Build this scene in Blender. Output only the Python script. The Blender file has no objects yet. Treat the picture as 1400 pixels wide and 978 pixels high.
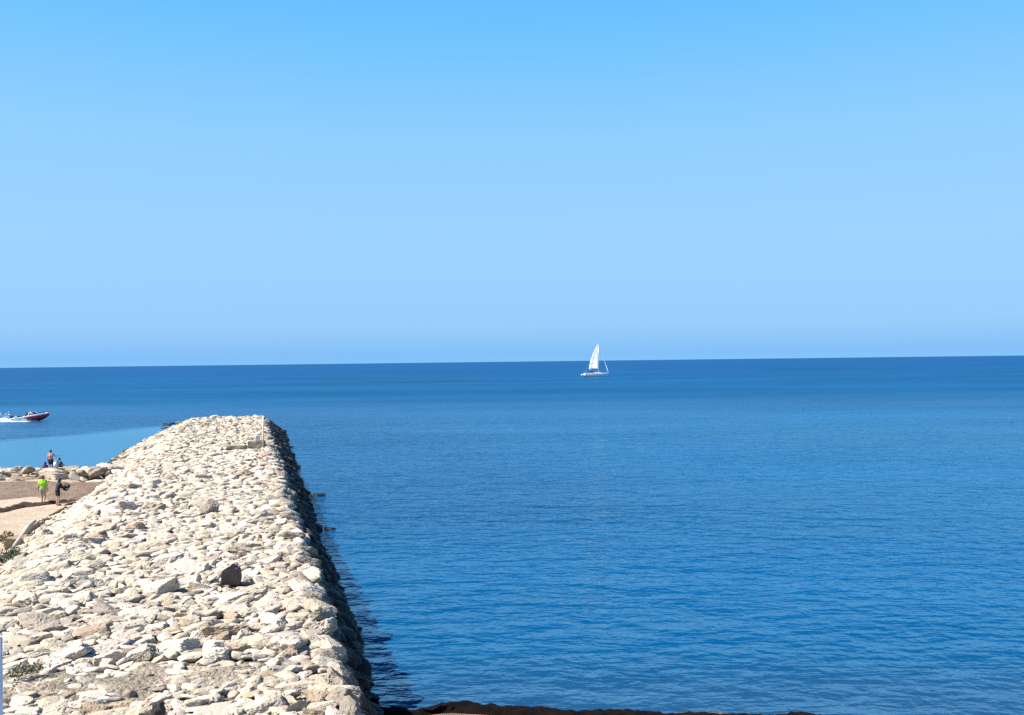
import bpy, bmesh, math, random
import numpy as np
from mathutils import Vector, Matrix, noise as mnoise

R = math.radians
random.seed(7)
rng = np.random.default_rng(7)
scene = bpy.context.scene
COL = scene.collection

# ------------------------------------------------------------------ camera
CAM_Z = 9.0
FPX = 1250.0            # focal length in photograph pixels (1400 wide)
PITCH, ROLL = 0.252, -0.696
cam_d = bpy.data.cameras.new('camera')
cam = bpy.data.objects.new('camera', cam_d)
COL.objects.link(cam)
cam_d.sensor_width = 36.0
cam_d.lens = 36.0 * FPX / 1400.0
cam_d.clip_start = 0.1
cam_d.clip_end = 120000.0
CAM_R = Matrix.Rotation(R(90 + PITCH), 3, 'X') @ Matrix.Rotation(R(ROLL), 3, 'Z')
cam.matrix_world = Matrix.Translation((0, 0, CAM_Z)) @ CAM_R.to_4x4()
scene.camera = cam


def at(px, py, z=0.0):
    """point of the photograph on the level z"""
    d = CAM_R @ Vector(((px - 700) / FPX, (489 - py) / FPX, -1))
    t = (z - CAM_Z) / d.z
    return Vector((d.x * t, d.y * t, z))


# breakwater axes: s runs out to sea, u to the right
DIR = Vector((-0.279, 0.960, 0))
NRM = Vector((0.960, 0.279, 0))


def W(s, u, z=0.0):
    return DIR * s + NRM * u + Vector((0, 0, z))


def SU(p):
    return p.x * DIR.x + p.y * DIR.y, p.x * NRM.x + p.y * NRM.y


# ------------------------------------------------------------------ tagging / objects
def tag(o, label=None, cat=None, group=None, kind=None):
    if label: o['label'] = label
    if cat: o['category'] = cat
    if group: o['group'] = group
    if kind: o['kind'] = kind
    return o


def link(name, mesh, parent=None):
    o = bpy.data.objects.new(name, mesh)
    COL.objects.link(o)
    if parent: o.parent = parent
    return o


def empty(name, loc, rz=0.0):
    o = bpy.data.objects.new(name, None)
    COL.objects.link(o)
    o.location = loc
    o.rotation_euler = (0, 0, rz)
    o.empty_display_size = 0.3
    return o


def from_bm(name, bm, mat, parent=None, smooth=False):
    me = bpy.data.meshes.new(name)
    bmesh.ops.recalc_face_normals(bm, faces=bm.faces)
    bm.to_mesh(me)
    bm.free()
    for m in (mat if isinstance(mat, (list, tuple)) else [mat]):
        me.materials.append(m)
    if smooth:
        me.polygons.foreach_set('use_smooth', [True] * len(me.polygons))
    return link(name, me, parent)


def np_mesh(name, verts, faces, mats, smooth=False, attr=None):
    me = bpy.data.meshes.new(name)
    nv, nf, k = len(verts), len(faces), faces.shape[1]
    me.vertices.add(nv)
    me.vertices.foreach_set('co', np.ascontiguousarray(verts, dtype=np.float32).ravel())
    me.loops.add(nf * k)
    me.loops.foreach_set('vertex_index', np.ascontiguousarray(faces, dtype=np.int32).ravel())
    me.polygons.add(nf)
    me.polygons.foreach_set('loop_start', np.arange(0, nf * k, k, dtype=np.int32))
    if smooth:
        me.polygons.foreach_set('use_smooth', np.ones(nf, dtype=bool))
    me.update(calc_edges=True)
    for m in mats: me.materials.append(m)
    if attr is not None:
        a = me.color_attributes.new('tone', 'FLOAT_COLOR', 'POINT')
        a.data.foreach_set('color', np.ascontiguousarray(attr, dtype=np.float32).ravel())
    return me


# ------------------------------------------------------------------ bmesh shapes
def add_box(bm, c, size, rot=None, bevel=0.0):
    t = bmesh.new()
    bmesh.ops.create_cube(t, size=1.0)
    bmesh.ops.scale(t, vec=size, verts=t.verts)
    if bevel:
        bmesh.ops.bevel(t, geom=t.edges[:], offset=bevel, segments=2, affect='EDGES')
    M = Matrix.Translation(c)
    if rot is not None: M = M @ rot.to_4x4()
    bmesh.ops.transform(t, matrix=M, verts=t.verts)
    me = bpy.data.meshes.new('t'); t.to_mesh(me); t.free(); bm.from_mesh(me); bpy.data.meshes.remove(me)


def add_capsule(bm, p0, r0, p1, r1, seg=12, ends=True):
    p0, p1 = Vector(p0), Vector(p1)
    ax = p1 - p0
    L = ax.length
    if L < 1e-6: ax = Vector((0, 0, 1))
    q = ax.to_track_quat('Z', 'Y')
    if L > 1e-6:
        bmesh.ops.create_cone(bm, cap_ends=True, segments=seg, radius1=r0, radius2=r1, depth=L,
                              matrix=Matrix.Translation((p0 + p1) / 2) @ q.to_matrix().to_4x4())
    if ends:
        for p, r in ((p0, r0), (p1, r1)):
            bmesh.ops.create_uvsphere(bm, u_segments=seg, v_segments=8, radius=r,
                                      matrix=Matrix.Translation(p) @ q.to_matrix().to_4x4())


def add_tube(bm, pts, r, seg=8):
    """a swept tube along points; r a number or one radius per point"""
    pts = [Vector(p) for p in pts]
    rs = r if isinstance(r, (list, tuple)) else [r] * len(pts)
    rings = []
    for i, p in enumerate(pts):
        d = (pts[min(i + 1, len(pts) - 1)] - pts[max(i - 1, 0)]).normalized()
        q = d.to_track_quat('Z', 'Y')
        rings.append([bm.verts.new(p + q @ Vector((math.cos(a) * rs[i], math.sin(a) * rs[i], 0)))
                      for a in (2 * math.pi * k / seg for k in range(seg))])
    for a, b in zip(rings, rings[1:]):
        for k in range(seg):
            bm.faces.new((a[k], a[(k + 1) % seg], b[(k + 1) % seg], b[k]))
    bm.faces.new(rings[0][::-1]); bm.faces.new(rings[-1])


def remeshed(name, bm, voxel, mat, parent=None, smooth_it=3):
    me = bpy.data.meshes.new(name + '_raw')
    bm.to_mesh(me); bm.free()
    o = bpy.data.objects.new('tmp', me); COL.objects.link(o)
    m = o.modifiers.new('r', 'REMESH'); m.mode = 'VOXEL'; m.voxel_size = voxel
    if smooth_it:
        s = o.modifiers.new('s', 'SMOOTH'); s.iterations = smooth_it; s.factor = 0.5
    dg = bpy.context.evaluated_depsgraph_get()
    dg.update()
    new = bpy.data.meshes.new_from_object(o.evaluated_get(dg))
    bpy.data.objects.remove(o); bpy.data.meshes.remove(me)
    new.name = name
    new.materials.clear(); new.materials.append(mat)
    new.polygons.foreach_set('use_smooth', [True] * len(new.polygons))
    return link(name, new, parent)


# ------------------------------------------------------------------ node helpers
class NT:
    def __init__(self, tree):
        self.t = tree; self.n = tree.nodes; self.l = tree.links

    def add(self, typ, **kw):
        nd = self.n.new(typ)
        for k, v in kw.items():
            if k.startswith('i_'):
                nd.inputs[k[2:].replace('_', ' ')].default_value = v
            else:
                setattr(nd, k, v)
        return nd

    def link(self, a, b): self.l.new(a, b)

    def val(self, sock, v):
        if isinstance(v, bpy.types.NodeSocket): self.link(v, sock)
        elif v is not None: sock.default_value = v

    def math(self, op, a, b=None, c=None, clamp=False):
        nd = self.add('ShaderNodeMath', operation=op, use_clamp=clamp)
        self.val(nd.inputs[0], a); self.val(nd.inputs[1], b); self.val(nd.inputs[2], c)
        return nd.outputs[0]

    def vmath(self, op, a, b=None):
        nd = self.add('ShaderNodeVectorMath', operation=op)
        self.val(nd.inputs[0], a); self.val(nd.inputs[1], b)
        return nd.outputs[1] if op in ('DOT_PRODUCT', 'LENGTH', 'DISTANCE') else nd.outputs[0]

    def smooth(self, v, lo, hi, a=0.0, b=1.0):
        nd = self.add('ShaderNodeMapRange', interpolation_type='SMOOTHSTEP')
        self.val(nd.inputs[0], v)
        nd.inputs[1].default_value = lo; nd.inputs[2].default_value = hi
        nd.inputs[3].default_value = a; nd.inputs[4].default_value = b
        return nd.outputs[0]

    def lin(self, v, lo, hi, a=0.0, b=1.0):
        nd = self.add('ShaderNodeMapRange')
        self.val(nd.inputs[0], v)
        nd.inputs[1].default_value = lo; nd.inputs[2].default_value = hi
        nd.inputs[3].default_value = a; nd.inputs[4].default_value = b
        return nd.outputs[0]

    def noise(self, vec, scale, detail=4, rough=0.55, dist=0.0, col=False):
        nd = self.add('ShaderNodeTexNoise')
        if vec is not None: self.link(vec, nd.inputs['Vector'])
        nd.inputs['Scale'].default_value = scale
        nd.inputs['Detail'].default_value = detail
        nd.inputs['Roughness'].default_value = rough
        nd.inputs['Distortion'].default_value = dist
        return nd.outputs[1] if col else nd.outputs[0]

    def mix(self, f, a, b, blend='MIX'):
        nd = self.add('ShaderNodeMix', data_type='RGBA', blend_type=blend)
        self.val(nd.inputs[0], f); self.val(nd.inputs[6], a); self.val(nd.inputs[7], b)
        return nd.outputs[2]

    def mapping(self, vec, scale=(1, 1, 1), rot=(0, 0, 0), loc=(0, 0, 0)):
        nd = self.add('ShaderNodeMapping')
        self.link(vec, nd.inputs[0])
        nd.inputs['Scale'].default_value = scale
        nd.inputs['Rotation'].default_value = rot
        nd.inputs['Location'].default_value = loc
        return nd.outputs[0]

    def bump(self, h, strength=1.0, dist=0.1, normal=None):
        nd = self.add('ShaderNodeBump')
        self.link(h, nd.inputs['Height'])
        self.val(nd.inputs['Strength'], strength)
        self.val(nd.inputs['Distance'], dist)
        if normal is not None: self.link(normal, nd.inputs['Normal'])
        return nd.outputs[0]


def c4(c): return (c[0], c[1], c[2], 1.0)


def new_mat(name):
    m = bpy.data.materials.new(name)
    m.use_nodes = True
    m.node_tree.nodes.clear()
    nt = NT(m.node_tree)
    out = nt.add('ShaderNodeOutputMaterial')
    return m, nt, out


def paint(name, col, rough=0.5, var=0.12, scale=6.0, metallic=0.0, bump=0.0, bump_scale=30.0, spec=0.4):
    m, nt, out = new_mat(name)
    tc = nt.add('ShaderNodeTexCoord').outputs['Object']
    n = nt.noise(tc, scale, 5, 0.6)
    f = nt.lin(n, 0.3, 0.7, 1 - var, 1 + var)
    colr = nt.mix(1.0, c4(col), f, 'MULTIPLY')
    b = nt.add('ShaderNodeBsdfPrincipled')
    nt.link(colr, b.inputs['Base Color'])
    b.inputs['Roughness'].default_value = rough
    b.inputs['Metallic'].default_value = metallic
    b.inputs['Specular IOR Level'].default_value = spec
    if bump:
        nt.link(nt.bump(nt.noise(tc, bump_scale, 5, 0.65), 0.6, bump), b.inputs['Normal'])
    nt.link(b.outputs[0], out.inputs[0])
    return m


# ------------------------------------------------------------------ rock material
def rock_material(name, merged):
    m, nt, out = new_mat(name)
    geo = nt.add('ShaderNodeNewGeometry')
    pos = geo.outputs['Position']
    if merged:
        tone = nt.add('ShaderNodeAttribute', attribute_name='tone').outputs['Color']
    else:
        tone = nt.add('ShaderNodeObjectInfo').outputs['Color']
    # cloudy weathering, warm stains
    n1 = nt.noise(pos, 1.7, 6, 0.62)
    n2 = nt.noise(pos, 7.0, 6, 0.7, 0.3)
    n3 = nt.noise(pos, 34.0, 4, 0.7)
    base = nt.mix(1.0, tone, nt.lin(n1, 0.25, 0.75, 0.82, 1.14), 'MULTIPLY')
    base = nt.mix(1.0, base, nt.lin(n2, 0.3, 0.7, 0.80, 1.16), 'MULTIPLY')
    base = nt.mix(nt.smooth(n2, 0.50, 0.72, 0, 0.5), base, (0.30, 0.215, 0.13, 1), 'MIX')
    # pitted holes, coloured darker than the stone around them
    vor = nt.add('ShaderNodeTexVoronoi', feature='F1')
    warp = nt.vmath('ADD', pos, nt.vmath('MULTIPLY', nt.noise(pos, 9, 3, 0.6, col=True), (0.12, 0.12, 0.12)))
    nt.link(warp, vor.inputs['Vector']); vor.inputs['Scale'].default_value = 7.5
    pit = nt.smooth(vor.outputs['Distance'], 0.10, 0.34, 1.0, 0.0)
    pit = nt.math('MULTIPLY', pit, nt.smooth(nt.noise(pos, 1.3, 3, 0.6), 0.50, 0.62))
    base = nt.mix(nt.math('MULTIPLY', pit, 0.55), base, (0.13, 0.11, 0.085, 1))
    # wet black algae at the foot; higher up, the seaward slope's shade painted black
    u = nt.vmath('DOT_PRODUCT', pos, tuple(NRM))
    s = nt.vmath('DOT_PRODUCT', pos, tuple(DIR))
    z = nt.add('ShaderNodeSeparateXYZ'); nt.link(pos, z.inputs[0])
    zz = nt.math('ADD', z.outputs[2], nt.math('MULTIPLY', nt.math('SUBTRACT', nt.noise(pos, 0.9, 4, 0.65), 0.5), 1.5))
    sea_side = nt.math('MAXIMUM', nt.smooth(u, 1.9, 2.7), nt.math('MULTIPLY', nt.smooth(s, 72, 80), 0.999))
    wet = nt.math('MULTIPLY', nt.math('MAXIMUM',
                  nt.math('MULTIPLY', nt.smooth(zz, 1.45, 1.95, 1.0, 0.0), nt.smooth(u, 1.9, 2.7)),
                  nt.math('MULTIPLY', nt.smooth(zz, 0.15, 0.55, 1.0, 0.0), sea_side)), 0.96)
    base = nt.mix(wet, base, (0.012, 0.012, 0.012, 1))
    b = nt.add('ShaderNodeBsdfPrincipled')
    nt.link(base, b.inputs['Base Color'])
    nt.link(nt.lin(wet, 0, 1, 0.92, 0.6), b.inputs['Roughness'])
    b.inputs['Specular IOR Level'].default_value = 0.25
    h = nt.math('ADD', nt.math('MULTIPLY', n2, 0.6), nt.math('MULTIPLY', n3, 0.25))
    h = nt.math('SUBTRACT', h, nt.math('MULTIPLY', pit, 0.9))
    nt.link(nt.bump(h, 0.9, 0.07), b.inputs['Normal'])
    nt.link(b.outputs[0], out.inputs[0])
    return m


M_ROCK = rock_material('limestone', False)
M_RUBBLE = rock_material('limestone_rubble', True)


def gravel_material():
    m, nt, out = new_mat('gritty_fill')
    geo = nt.add('ShaderNodeNewGeometry'); pos = geo.outputs['Position']
    vor = nt.add('ShaderNodeTexVoronoi', feature='F1')
    nt.link(nt.vmath('ADD', pos, nt.vmath('MULTIPLY', nt.noise(pos, 6, 3, 0.6, col=True), (0.2, 0.2, 0.2))), vor.inputs['Vector'])
    vor.inputs['Scale'].default_value = 9.0
    n1 = nt.noise(pos, 0.8, 5, 0.6); n2 = nt.noise(pos, 14, 6, 0.7)
    col = nt.mix(nt.smooth(n1, 0.38, 0.62), (0.20, 0.17, 0.13, 1), (0.34, 0.285, 0.215, 1))
    col = nt.mix(1.0, col, nt.lin(n2, 0.3, 0.7, 0.7, 1.25), 'MULTIPLY')
    # dark earth and small rubble between the stones, pale grit where the fill lies bare
    fill = nt.add('ShaderNodeAttribute', attribute_name='tone').outputs['Fac']
    col = nt.mix(nt.smooth(nt.math('ADD', fill, nt.math('MULTIPLY', nt.math('SUBTRACT', n1, 0.5), 0.5)), 0.2, 0.5), nt.mix(1.0, (0.13, 0.10, 0.075, 1), nt.lin(n2, 0.3, 0.7, 0.6, 1.4), 'MULTIPLY'), col)
    z = nt.add('ShaderNodeSeparateXYZ'); nt.link(pos, z.inputs[0])
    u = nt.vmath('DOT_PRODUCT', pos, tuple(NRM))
    wet = nt.math('MULTIPLY', nt.smooth(u, 1.9, 2.6), nt.smooth(z.outputs[2], 1.2, 2.0, 1.0, 0.0))  # near-black that paints the seaward slope's shade into the bedding too
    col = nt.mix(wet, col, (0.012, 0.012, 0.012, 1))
    b = nt.add('ShaderNodeBsdfPrincipled'); nt.link(col, b.inputs['Base Color'])
    b.inputs['Roughness'].default_value = 0.95; b.inputs['Specular IOR Level'].default_value = 0.15
    h = nt.math('ADD', nt.math('MULTIPLY', vor.outputs['Distance'], -0.8), nt.math('MULTIPLY', n2, 0.5))
    nt.link(nt.bump(h, 1.0, 0.09), b.inputs['Normal'])
    nt.link(b.outputs[0], out.inputs[0])
    return m


M_GRAVEL = gravel_material()


# ------------------------------------------------------------------ breakwater profile
S_END = 129.0


def u_water(s): return 2.8 + 0.015 * s


def z_top(s, u):
    """height of the bedding surface under the stones"""
    top = 2.05
    uw = u_water(s)
    wob = 0.35 * math.sin(s * 0.23) + 0.25 * math.sin(s * 0.61 + 1.3)
    ut = 1.92 + 0.15 * wob
    uw += 0.25 * wob
    z = top
    if u > ut:
        z = top - (u - ut) * (top / max(0.4, uw - ut))
    ul = -6.8
    foot = -11.3 + 0.5 * math.sin(s * 0.11)
    if u < ul:
        z = min(z, top - (ul - u) * (top - 0.2) / (ul - foot))
    if s > S_END - 2.0:
        z = min(z, top - (s - (S_END - 2.0)) * 0.75)
    return max(z, -1.6)


def patch_amount(s, u):
    """gritty bare fill near the foot of the picture"""
    p = W(s, u)
    return math.exp(-((p.y - 20.2 - 0.12 * (p.x + 9)) / 1.25) ** 2) * min(1, max(0, (-4.6 - p.x) / 1.8))


def build_core():
    ss = np.concatenate([np.linspace(4, 32, 141), np.linspace(32.4, 136, 208)])
    us = np.linspace(-14, 7.5, 64)
    vs, at_ = [], []
    for s in ss:
        for u in us:
            p = W(s, u)
            z = z_top(s, u) - 0.13 + 0.10 * mnoise.noise((p.x * 0.9, p.y * 0.9, 0)) + 0.2 * patch_amount(s, u)
            z += 0.05 * mnoise.noise((p.x * 3.1, p.y * 3.1, 4))
            vs.append((p.x, p.y, z)); at_.append((patch_amount(s, u),) * 3 + (1,))
    nu = len(us)
    fs = [(i * nu + j, i * nu + j + 1, (i + 1) * nu + j + 1, (i + 1) * nu + j)
          for i in range(len(ss) - 1) for j in range(nu - 1)]
    fs = np.array(fs)[:, ::-1]
    me = np_mesh('breakwater', np.array(vs), fs, [M_GRAVEL], smooth=True, attr=np.array(at_))
    o = link('breakwater', me)
    tag(o, 'long breakwater of pale rubble running out from the beach into the blue sea', 'breakwater')


build_core()

# ------------------------------------------------------------------ stones
def ico(sub):
    bm = bmesh.new()
    bmesh.ops.create_icosphere(bm, subdivisions=sub, radius=1.0)
    bm.verts.ensure_lookup_table()
    v = np.array([x.co[:] for x in bm.verts]); f = np.array([[x.index for x in q.verts] for q in bm.faces])
    bm.free()
    return v / np.linalg.norm(v, axis=1)[:, None], f


ICO = {k: ico(k) for k in (2, 3, 4, 5)}


def stone_shape(kind, seed):
    """planes that cut a stone, in unit space"""
    g = np.random.default_rng(seed)
    if kind == 'slab':
        n = 7; flat = 0.42; p = 44
    elif kind == 'block':
        n = 6; flat = 0.60; p = 40
    elif kind == 'wedge':
        n = 6; flat = 0.64; p = 44
    else:
        n = 9; flat = 0.60; p = 20
    nr, ds = [], []
    a0 = g.uniform(0, 6.28)
    for i in range(n):
        a = a0 + 2 * math.pi * i / n + g.uniform(-0.42, 0.42)
        el = g.uniform(-0.25, 0.45) if kind != 'slab' else g.uniform(-0.3, 0.35)
        nr.append((math.cos(a) * math.cos(el), math.sin(a) * math.cos(el), math.sin(el)))
        ds.append(g.uniform(0.52, 1.0))
    tilt = g.uniform(0.0, 0.16) if kind != 'wedge' else g.uniform(0.35, 0.6)
    ta = g.uniform(0, 6.28)
    nr.append((math.sin(tilt) * math.cos(ta), math.sin(tilt) * math.sin(ta), math.cos(tilt))); ds.append(flat)
    for k in range(3):
        ta = g.uniform(0, 6.28); tl = g.uniform(0.45, 0.95)
        nr.append((math.sin(tl) * math.cos(ta), math.sin(tl) * math.sin(ta), math.cos(tl))); ds.append(flat * g.uniform(0.95, 1.3))
    nr.append((0.0, 0.0, -1.0)); ds.append(flat)
    for k in range(3):
        ta = g.uniform(0, 6.28); tl = g.uniform(0.4, 0.9)
        nr.append((math.sin(tl) * math.cos(ta), math.sin(tl) * math.sin(ta), -math.cos(tl))); ds.append(flat * g.uniform(0.9, 1.3))
    return np.array(nr), np.array(ds), p, flat


def stone_verts(shape, seed, sub):
    nr, ds, p, flat = shape
    v, f = ICO[sub]
    d = np.clip(v @ nr.T, 0, None) / ds
    r = np.power(np.power(d, p).sum(1), -1.0 / p)
    out = v * r[:, None]
    off = Vector((seed * 3.17, seed * 1.71, seed * 0.77))
    disp = np.zeros(len(v))
    for i, q in enumerate(out):
        w = Vector(q) + off
        a = mnoise.noise(w * 1.7) * 0.10
        b = (1 - abs(mnoise.noise(w * 3.3))) * 0.10 - 0.075
        c = mnoise.noise(w * 7.5) * 0.06 if sub >= 3 else 0
        e = mnoise.noise(w * 15) * 0.035 if sub >= 4 else 0
        # bedding of the limestone: small ledges
        lz = (q[2] + 0.12 * mnoise.noise(w * 1.2)) * 9.0
        led = (abs((lz % 1.0) - 0.5) - 0.25) * 0.10
        disp[i] = a + b + c + e + led
    out = out * (1 + disp)[:, None]
    # unit size: long axis 1 in x and y, thickness 1 in z
    out[:, 2] /= (2 * flat)
    out[:, 0] /= max(1e-3, np.ptp(out[:, 0])); out[:, 1] /= max(1e-3, np.ptp(out[:, 1]))
    return out, f


KINDS = ['slab'] * 11 + ['block'] * 7 + ['wedge'] * 9 + ['lump'] * 5
PROTO = []
for i, k in enumerate(KINDS):
    sh = stone_shape(k, 100 + i)
    PROTO.append({'kind': k, 'shape': sh, 'lo': stone_verts(sh, i, 2), 'mid': stone_verts(sh, i, 3)})


def proto_mesh(i):
    P = PROTO[i]
    if 'mesh' not in P:
        v, f = stone_verts(P['shape'], i, 5)
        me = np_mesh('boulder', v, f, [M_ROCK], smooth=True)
        try:
            me.set_sharp_from_angle(angle=R(38))
        except Exception:
            pass
        P['mesh'] = me
    return P['mesh']


TONES = {'white': (0.50, 0.435, 0.355), 'cream': (0.43, 0.365, 0.28), 'tan': (0.33, 0.255, 0.18), 'grey': (0.25, 0.215, 0.175)}


def pick_tone(g, k=0.0):
    x = min(0.999, g.random() + k)
    t = 'white' if x < 0.52 else 'cream' if x < 0.88 else 'tan' if x < 0.96 else 'grey'
    c = TONES[t]; f = g.uniform(0.9, 1.1)
    return t, (c[0] * f, c[1] * f, c[2] * f)


class Grid:
    def __init__(self, cell): self.c = cell; self.d = {}

    def near(self, x, y, r):
        k = int(math.ceil(r / self.c)); ix, iy = int(math.floor(x / self.c)), int(math.floor(y / self.c))
        for a in range(ix - k, ix + k + 1):
            for b in range(iy - k, iy + k + 1):
                yield from self.d.get((a, b), ())

    def put(self, x, y, r):
        self.d.setdefault((int(math.floor(x / self.c)), int(math.floor(y / self.c))), []).append((x, y, r))


stones = []      # dicts


def put_stone(x, y, z, a, b, c, yaw, tx, ty, proto, tone_name, tone, zone):
    M = Matrix.Translation((x, y, z)) @ Matrix.Rotation(yaw, 4, 'Z') @ Matrix.Rotation(tx, 4, 'X') @ Matrix.Rotation(ty, 4, 'Y') @ Matrix.Diagonal((a, b, c, 1))
    stones.append(dict(M=M, a=a, b=b, c=c, proto=proto, tn=tone_name, tone=tone, zone=zone, x=x, y=y, z=z))


g = random.Random(11)
grid = Grid(0.8)
# keep-out discs for the things that stand on the stones
KEEP = []


def jetty_stones():
    sizes = [1.35] * 4 + [1.1] * 34 + [0.9] * 170 + [0.7] * 900 + [0.52] * 5500 + [0.41] * 18000 + [0.3] * 24000
    for d in sizes:
        d *= g.uniform(0.86, 1.16)
        for tr in range(3):
            s = g.uniform(13.0, S_END + 2.5); u = g.uniform(-12.4, u_water(s) + 0.25)
            if g.random() < 0.18: u = g.uniform(1.5, u_water(s) + 0.2)
            pa = patch_amount(s, u)
            if pa > 0.25 and g.random() < (0.96 if d > 0.4 else 0.72) * min(1, pa * 1.6): continue
            if d < 0.345 and s > 55: continue
            if u > 1.2 and d > (1.0 if u < 2.0 else 0.8): continue
            p = W(s, u)
            rr = d * 0.40
            if any((p.x - x) ** 2 + (p.y - y) ** 2 < (rr + r) ** 2 for x, y, r in KEEP): continue
            if any((p.x - x) ** 2 + (p.y - y) ** 2 < (0.74 * (rr + r)) ** 2 for x, y, r in grid.near(p.x, p.y, rr + 1.0)): continue
            grid.put(p.x, p.y, rr)
            pr = g.randrange(len(PROTO)); k = PROTO[pr]['kind']
            a = d * g.uniform(1.0, 1.45); b = d * g.uniform(0.66, 0.95)
            c = d * {'slab': g.uniform(0.2, 0.32), 'block': g.uniform(0.28, 0.4), 'wedge': g.uniform(0.3, 0.48), 'lump': g.uniform(0.28, 0.4)}[k]
            if d > 0.4 and u < 1.5 and g.random() < 0.06: c *= 1.6
            if u > 2.0: c = min(c, 0.3)
            z0 = z_top(s, u)
            # slope of the bedding, so stones lie along it
            e = 0.5
            sl = (z_top(s, u + e) - z_top(s, u - e)) / (2 * e)
            yaw = g.gauss(0.2, 0.5) if g.random() < 0.75 else g.uniform(0, 6.28)
            tx, ty = g.gauss(0, 0.19), g.gauss(0, 0.19)
            if u > 1.4 or u < -6.8:
                an = -math.atan(max(-1.0, min(1.0, sl))) * 0.75
                ty += an * math.cos(yaw - 0.28); tx += an * math.sin(yaw - 0.28) * -1
            z = z0 + c * g.uniform(-0.12, 0.22)
            if d > 1.0: z += 0.02
            t, col = pick_tone(g, 0.3 * max(0, min(1, (u - 0.3) / 1.0)) + 0.18 * max(0, min(1, (s - 70) / 40)) + 0.25 * mnoise.noise((p.x * .22, p.y * .22, 5)))
            zone = 'edge' if u > 1.0 else 'left' if u < -6.8 else 'top'
            put_stone(p.x, p.y, z, a, b, c, yaw, tx, ty, pr, t, col, zone)


# --- single things that sit on the stones: reserve their places
P_DARK = at(313, 797, 2.2); KEEP.append((P_DARK.x, P_DARK.y + 0.1, 0.26))
P_BLOCK = at(349, 611, 2.2); KEEP.append((P_BLOCK.x, P_BLOCK.y, 0.7))
P_SLAB = at(322, 613, 2.2); KEEP.append((P_SLAB.x, P_SLAB.y, 0.7))
P_POLE = at(360, 612, 2.2); KEEP.append((P_POLE.x, P_POLE.y, 0.25))
jetty_stones()


# --- side groyne: big boulders along the back of the little beach
def groyne_y(x): return 69.5 + 0.06 * (x + 35)


def groyne_stones():
    gg = Grid(2.0)
    for d in [2.2] * 25 + [1.7] * 120 + [1.3] * 300 + [0.9] * 800 + [0.6] * 1500:
        d *= g.uniform(0.85, 1.15)
        for tr in range(4):
            x = g.uniform(-58, -25); w = g.uniform(-3.6, 3.2)
            y = groyne_y(x) + w
            s, u = SU(Vector((x, y, 0)))
            if u > -9.0: continue
            rr = d * 0.4
            if any((x - a) ** 2 + (y - b) ** 2 < (0.9 * (rr + r)) ** 2 for a, b, r in gg.near(x, y, rr + 1.6)): continue
            gg.put(x, y, rr)
            zt = 1.06 - max(0, abs(w + 0.2) - 0.9) * 0.42
            pr = g.randrange(27); k = PROTO[pr]['kind']
            a = d * g.uniform(1.0, 1.3); b = d * g.uniform(0.65, 0.9)
            c = d * (g.uniform(0.24, 0.36) if k == 'slab' else g.uniform(0.34, 0.46))
            t, col = pick_tone(g, 0.15)
            put_stone(x, y, zt - 0.25 * c + g.uniform(0, 0.25), a, b, c, g.gauss(0, 0.5), g.gauss(0, 0.2), g.gauss(0, 0.22), pr, t, col, 'groyne')
            break


groyne_stones()

# --- stones standing in the water beside the breakwater
for (px, py, d) in ((435, 678, 0.95), (452, 723, 0.6), (176, 624, 1.2), (229, 582, 1.5), (237, 580, 1.3), (224, 586, 1.0), (393, 612, 1.2), (403, 641, 1.1)):
    p = at(px, py, 0.0)
    pr = g.randrange(len(PROTO))
    put_stone(p.x, p.y, -0.03, d * 1.2, d * 0.8, d * 0.36, g.uniform(-.4, .6), g.gauss(0, .15), g.gauss(0, .15), pr, 'wet', (0.03, 0.027, 0.024), 'water')


def seen_size(st):
    v = CAM_R.transposed() @ (Vector((st['x'], st['y'], st['z'])) - Vector((0, 0, CAM_Z)))
    if v.z >= -1: return 0, 0, 0
    px, py = 700 + FPX * v.x / -v.z, 489 - FPX * v.y / -v.z
    r = FPX * st['a'] / -v.z / 2
    if px < -r * 0.7 or px > 1400 or py > 978 + r * 0.25: return 0, px, py
    area = (FPX / -v.z) ** 2 * st['a'] * (st['b'] * 0.35 + st['c'] * 0.8)
    if st['zone'] == 'edge' and SU(Vector((st['x'], st['y'], 0)))[1] > 2.2: area *= 0.5
    return area, px, py


for st in stones:
    st['seen'], st['px'], st['py'] = seen_size(st)
stones.sort(key=lambda q: -q['seen'])
single = [q for q in stones if q['zone'] != 'water'][:296] + [q for q in stones if q['zone'] == 'water']
ids = set(id(q) for q in single)
rest = [q for q in stones if id(q) not in ids]

# labels: tone + shape + place; stones of one class are told apart by their order from the left
SHAPE = {'slab': 'flat slab', 'block': 'square-edged block', 'wedge': 'tilted wedge', 'lump': 'rounded lump'}


def place_words(q):
    z, px, py = q['zone'], q['px'], q['py']
    if z == 'groyne':
        return 'on the side groyne'
    if z == 'edge':
        if py > 900: return 'on the seaward edge by the weed shore'
        if py > 820: return 'on the seaward edge midway to the brown boulder'
        if py > 750: return 'on the seaward edge by the brown boulder'
        return 'on the far seaward edge'
    if z == 'left':
        return 'on the landward slope by the sand'
    if py > 955: return 'at the bottom border'
    if py > 885: return 'around the gritty bare patch'
    if py > 835: return 'just above the gritty bare patch' if px < 300 else 'between gritty patch and seaward edge'
    if py > 780: return 'left of the brown boulder' if px < 312 else 'right of the brown boulder'
    if py > 730: return 'behind the brown boulder'
    return 'halfway out along the crown'


def size_word(q):
    return 'large' if q['a'] > 1.35 else 'middling' if q['a'] > 0.9 else 'small'


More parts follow.
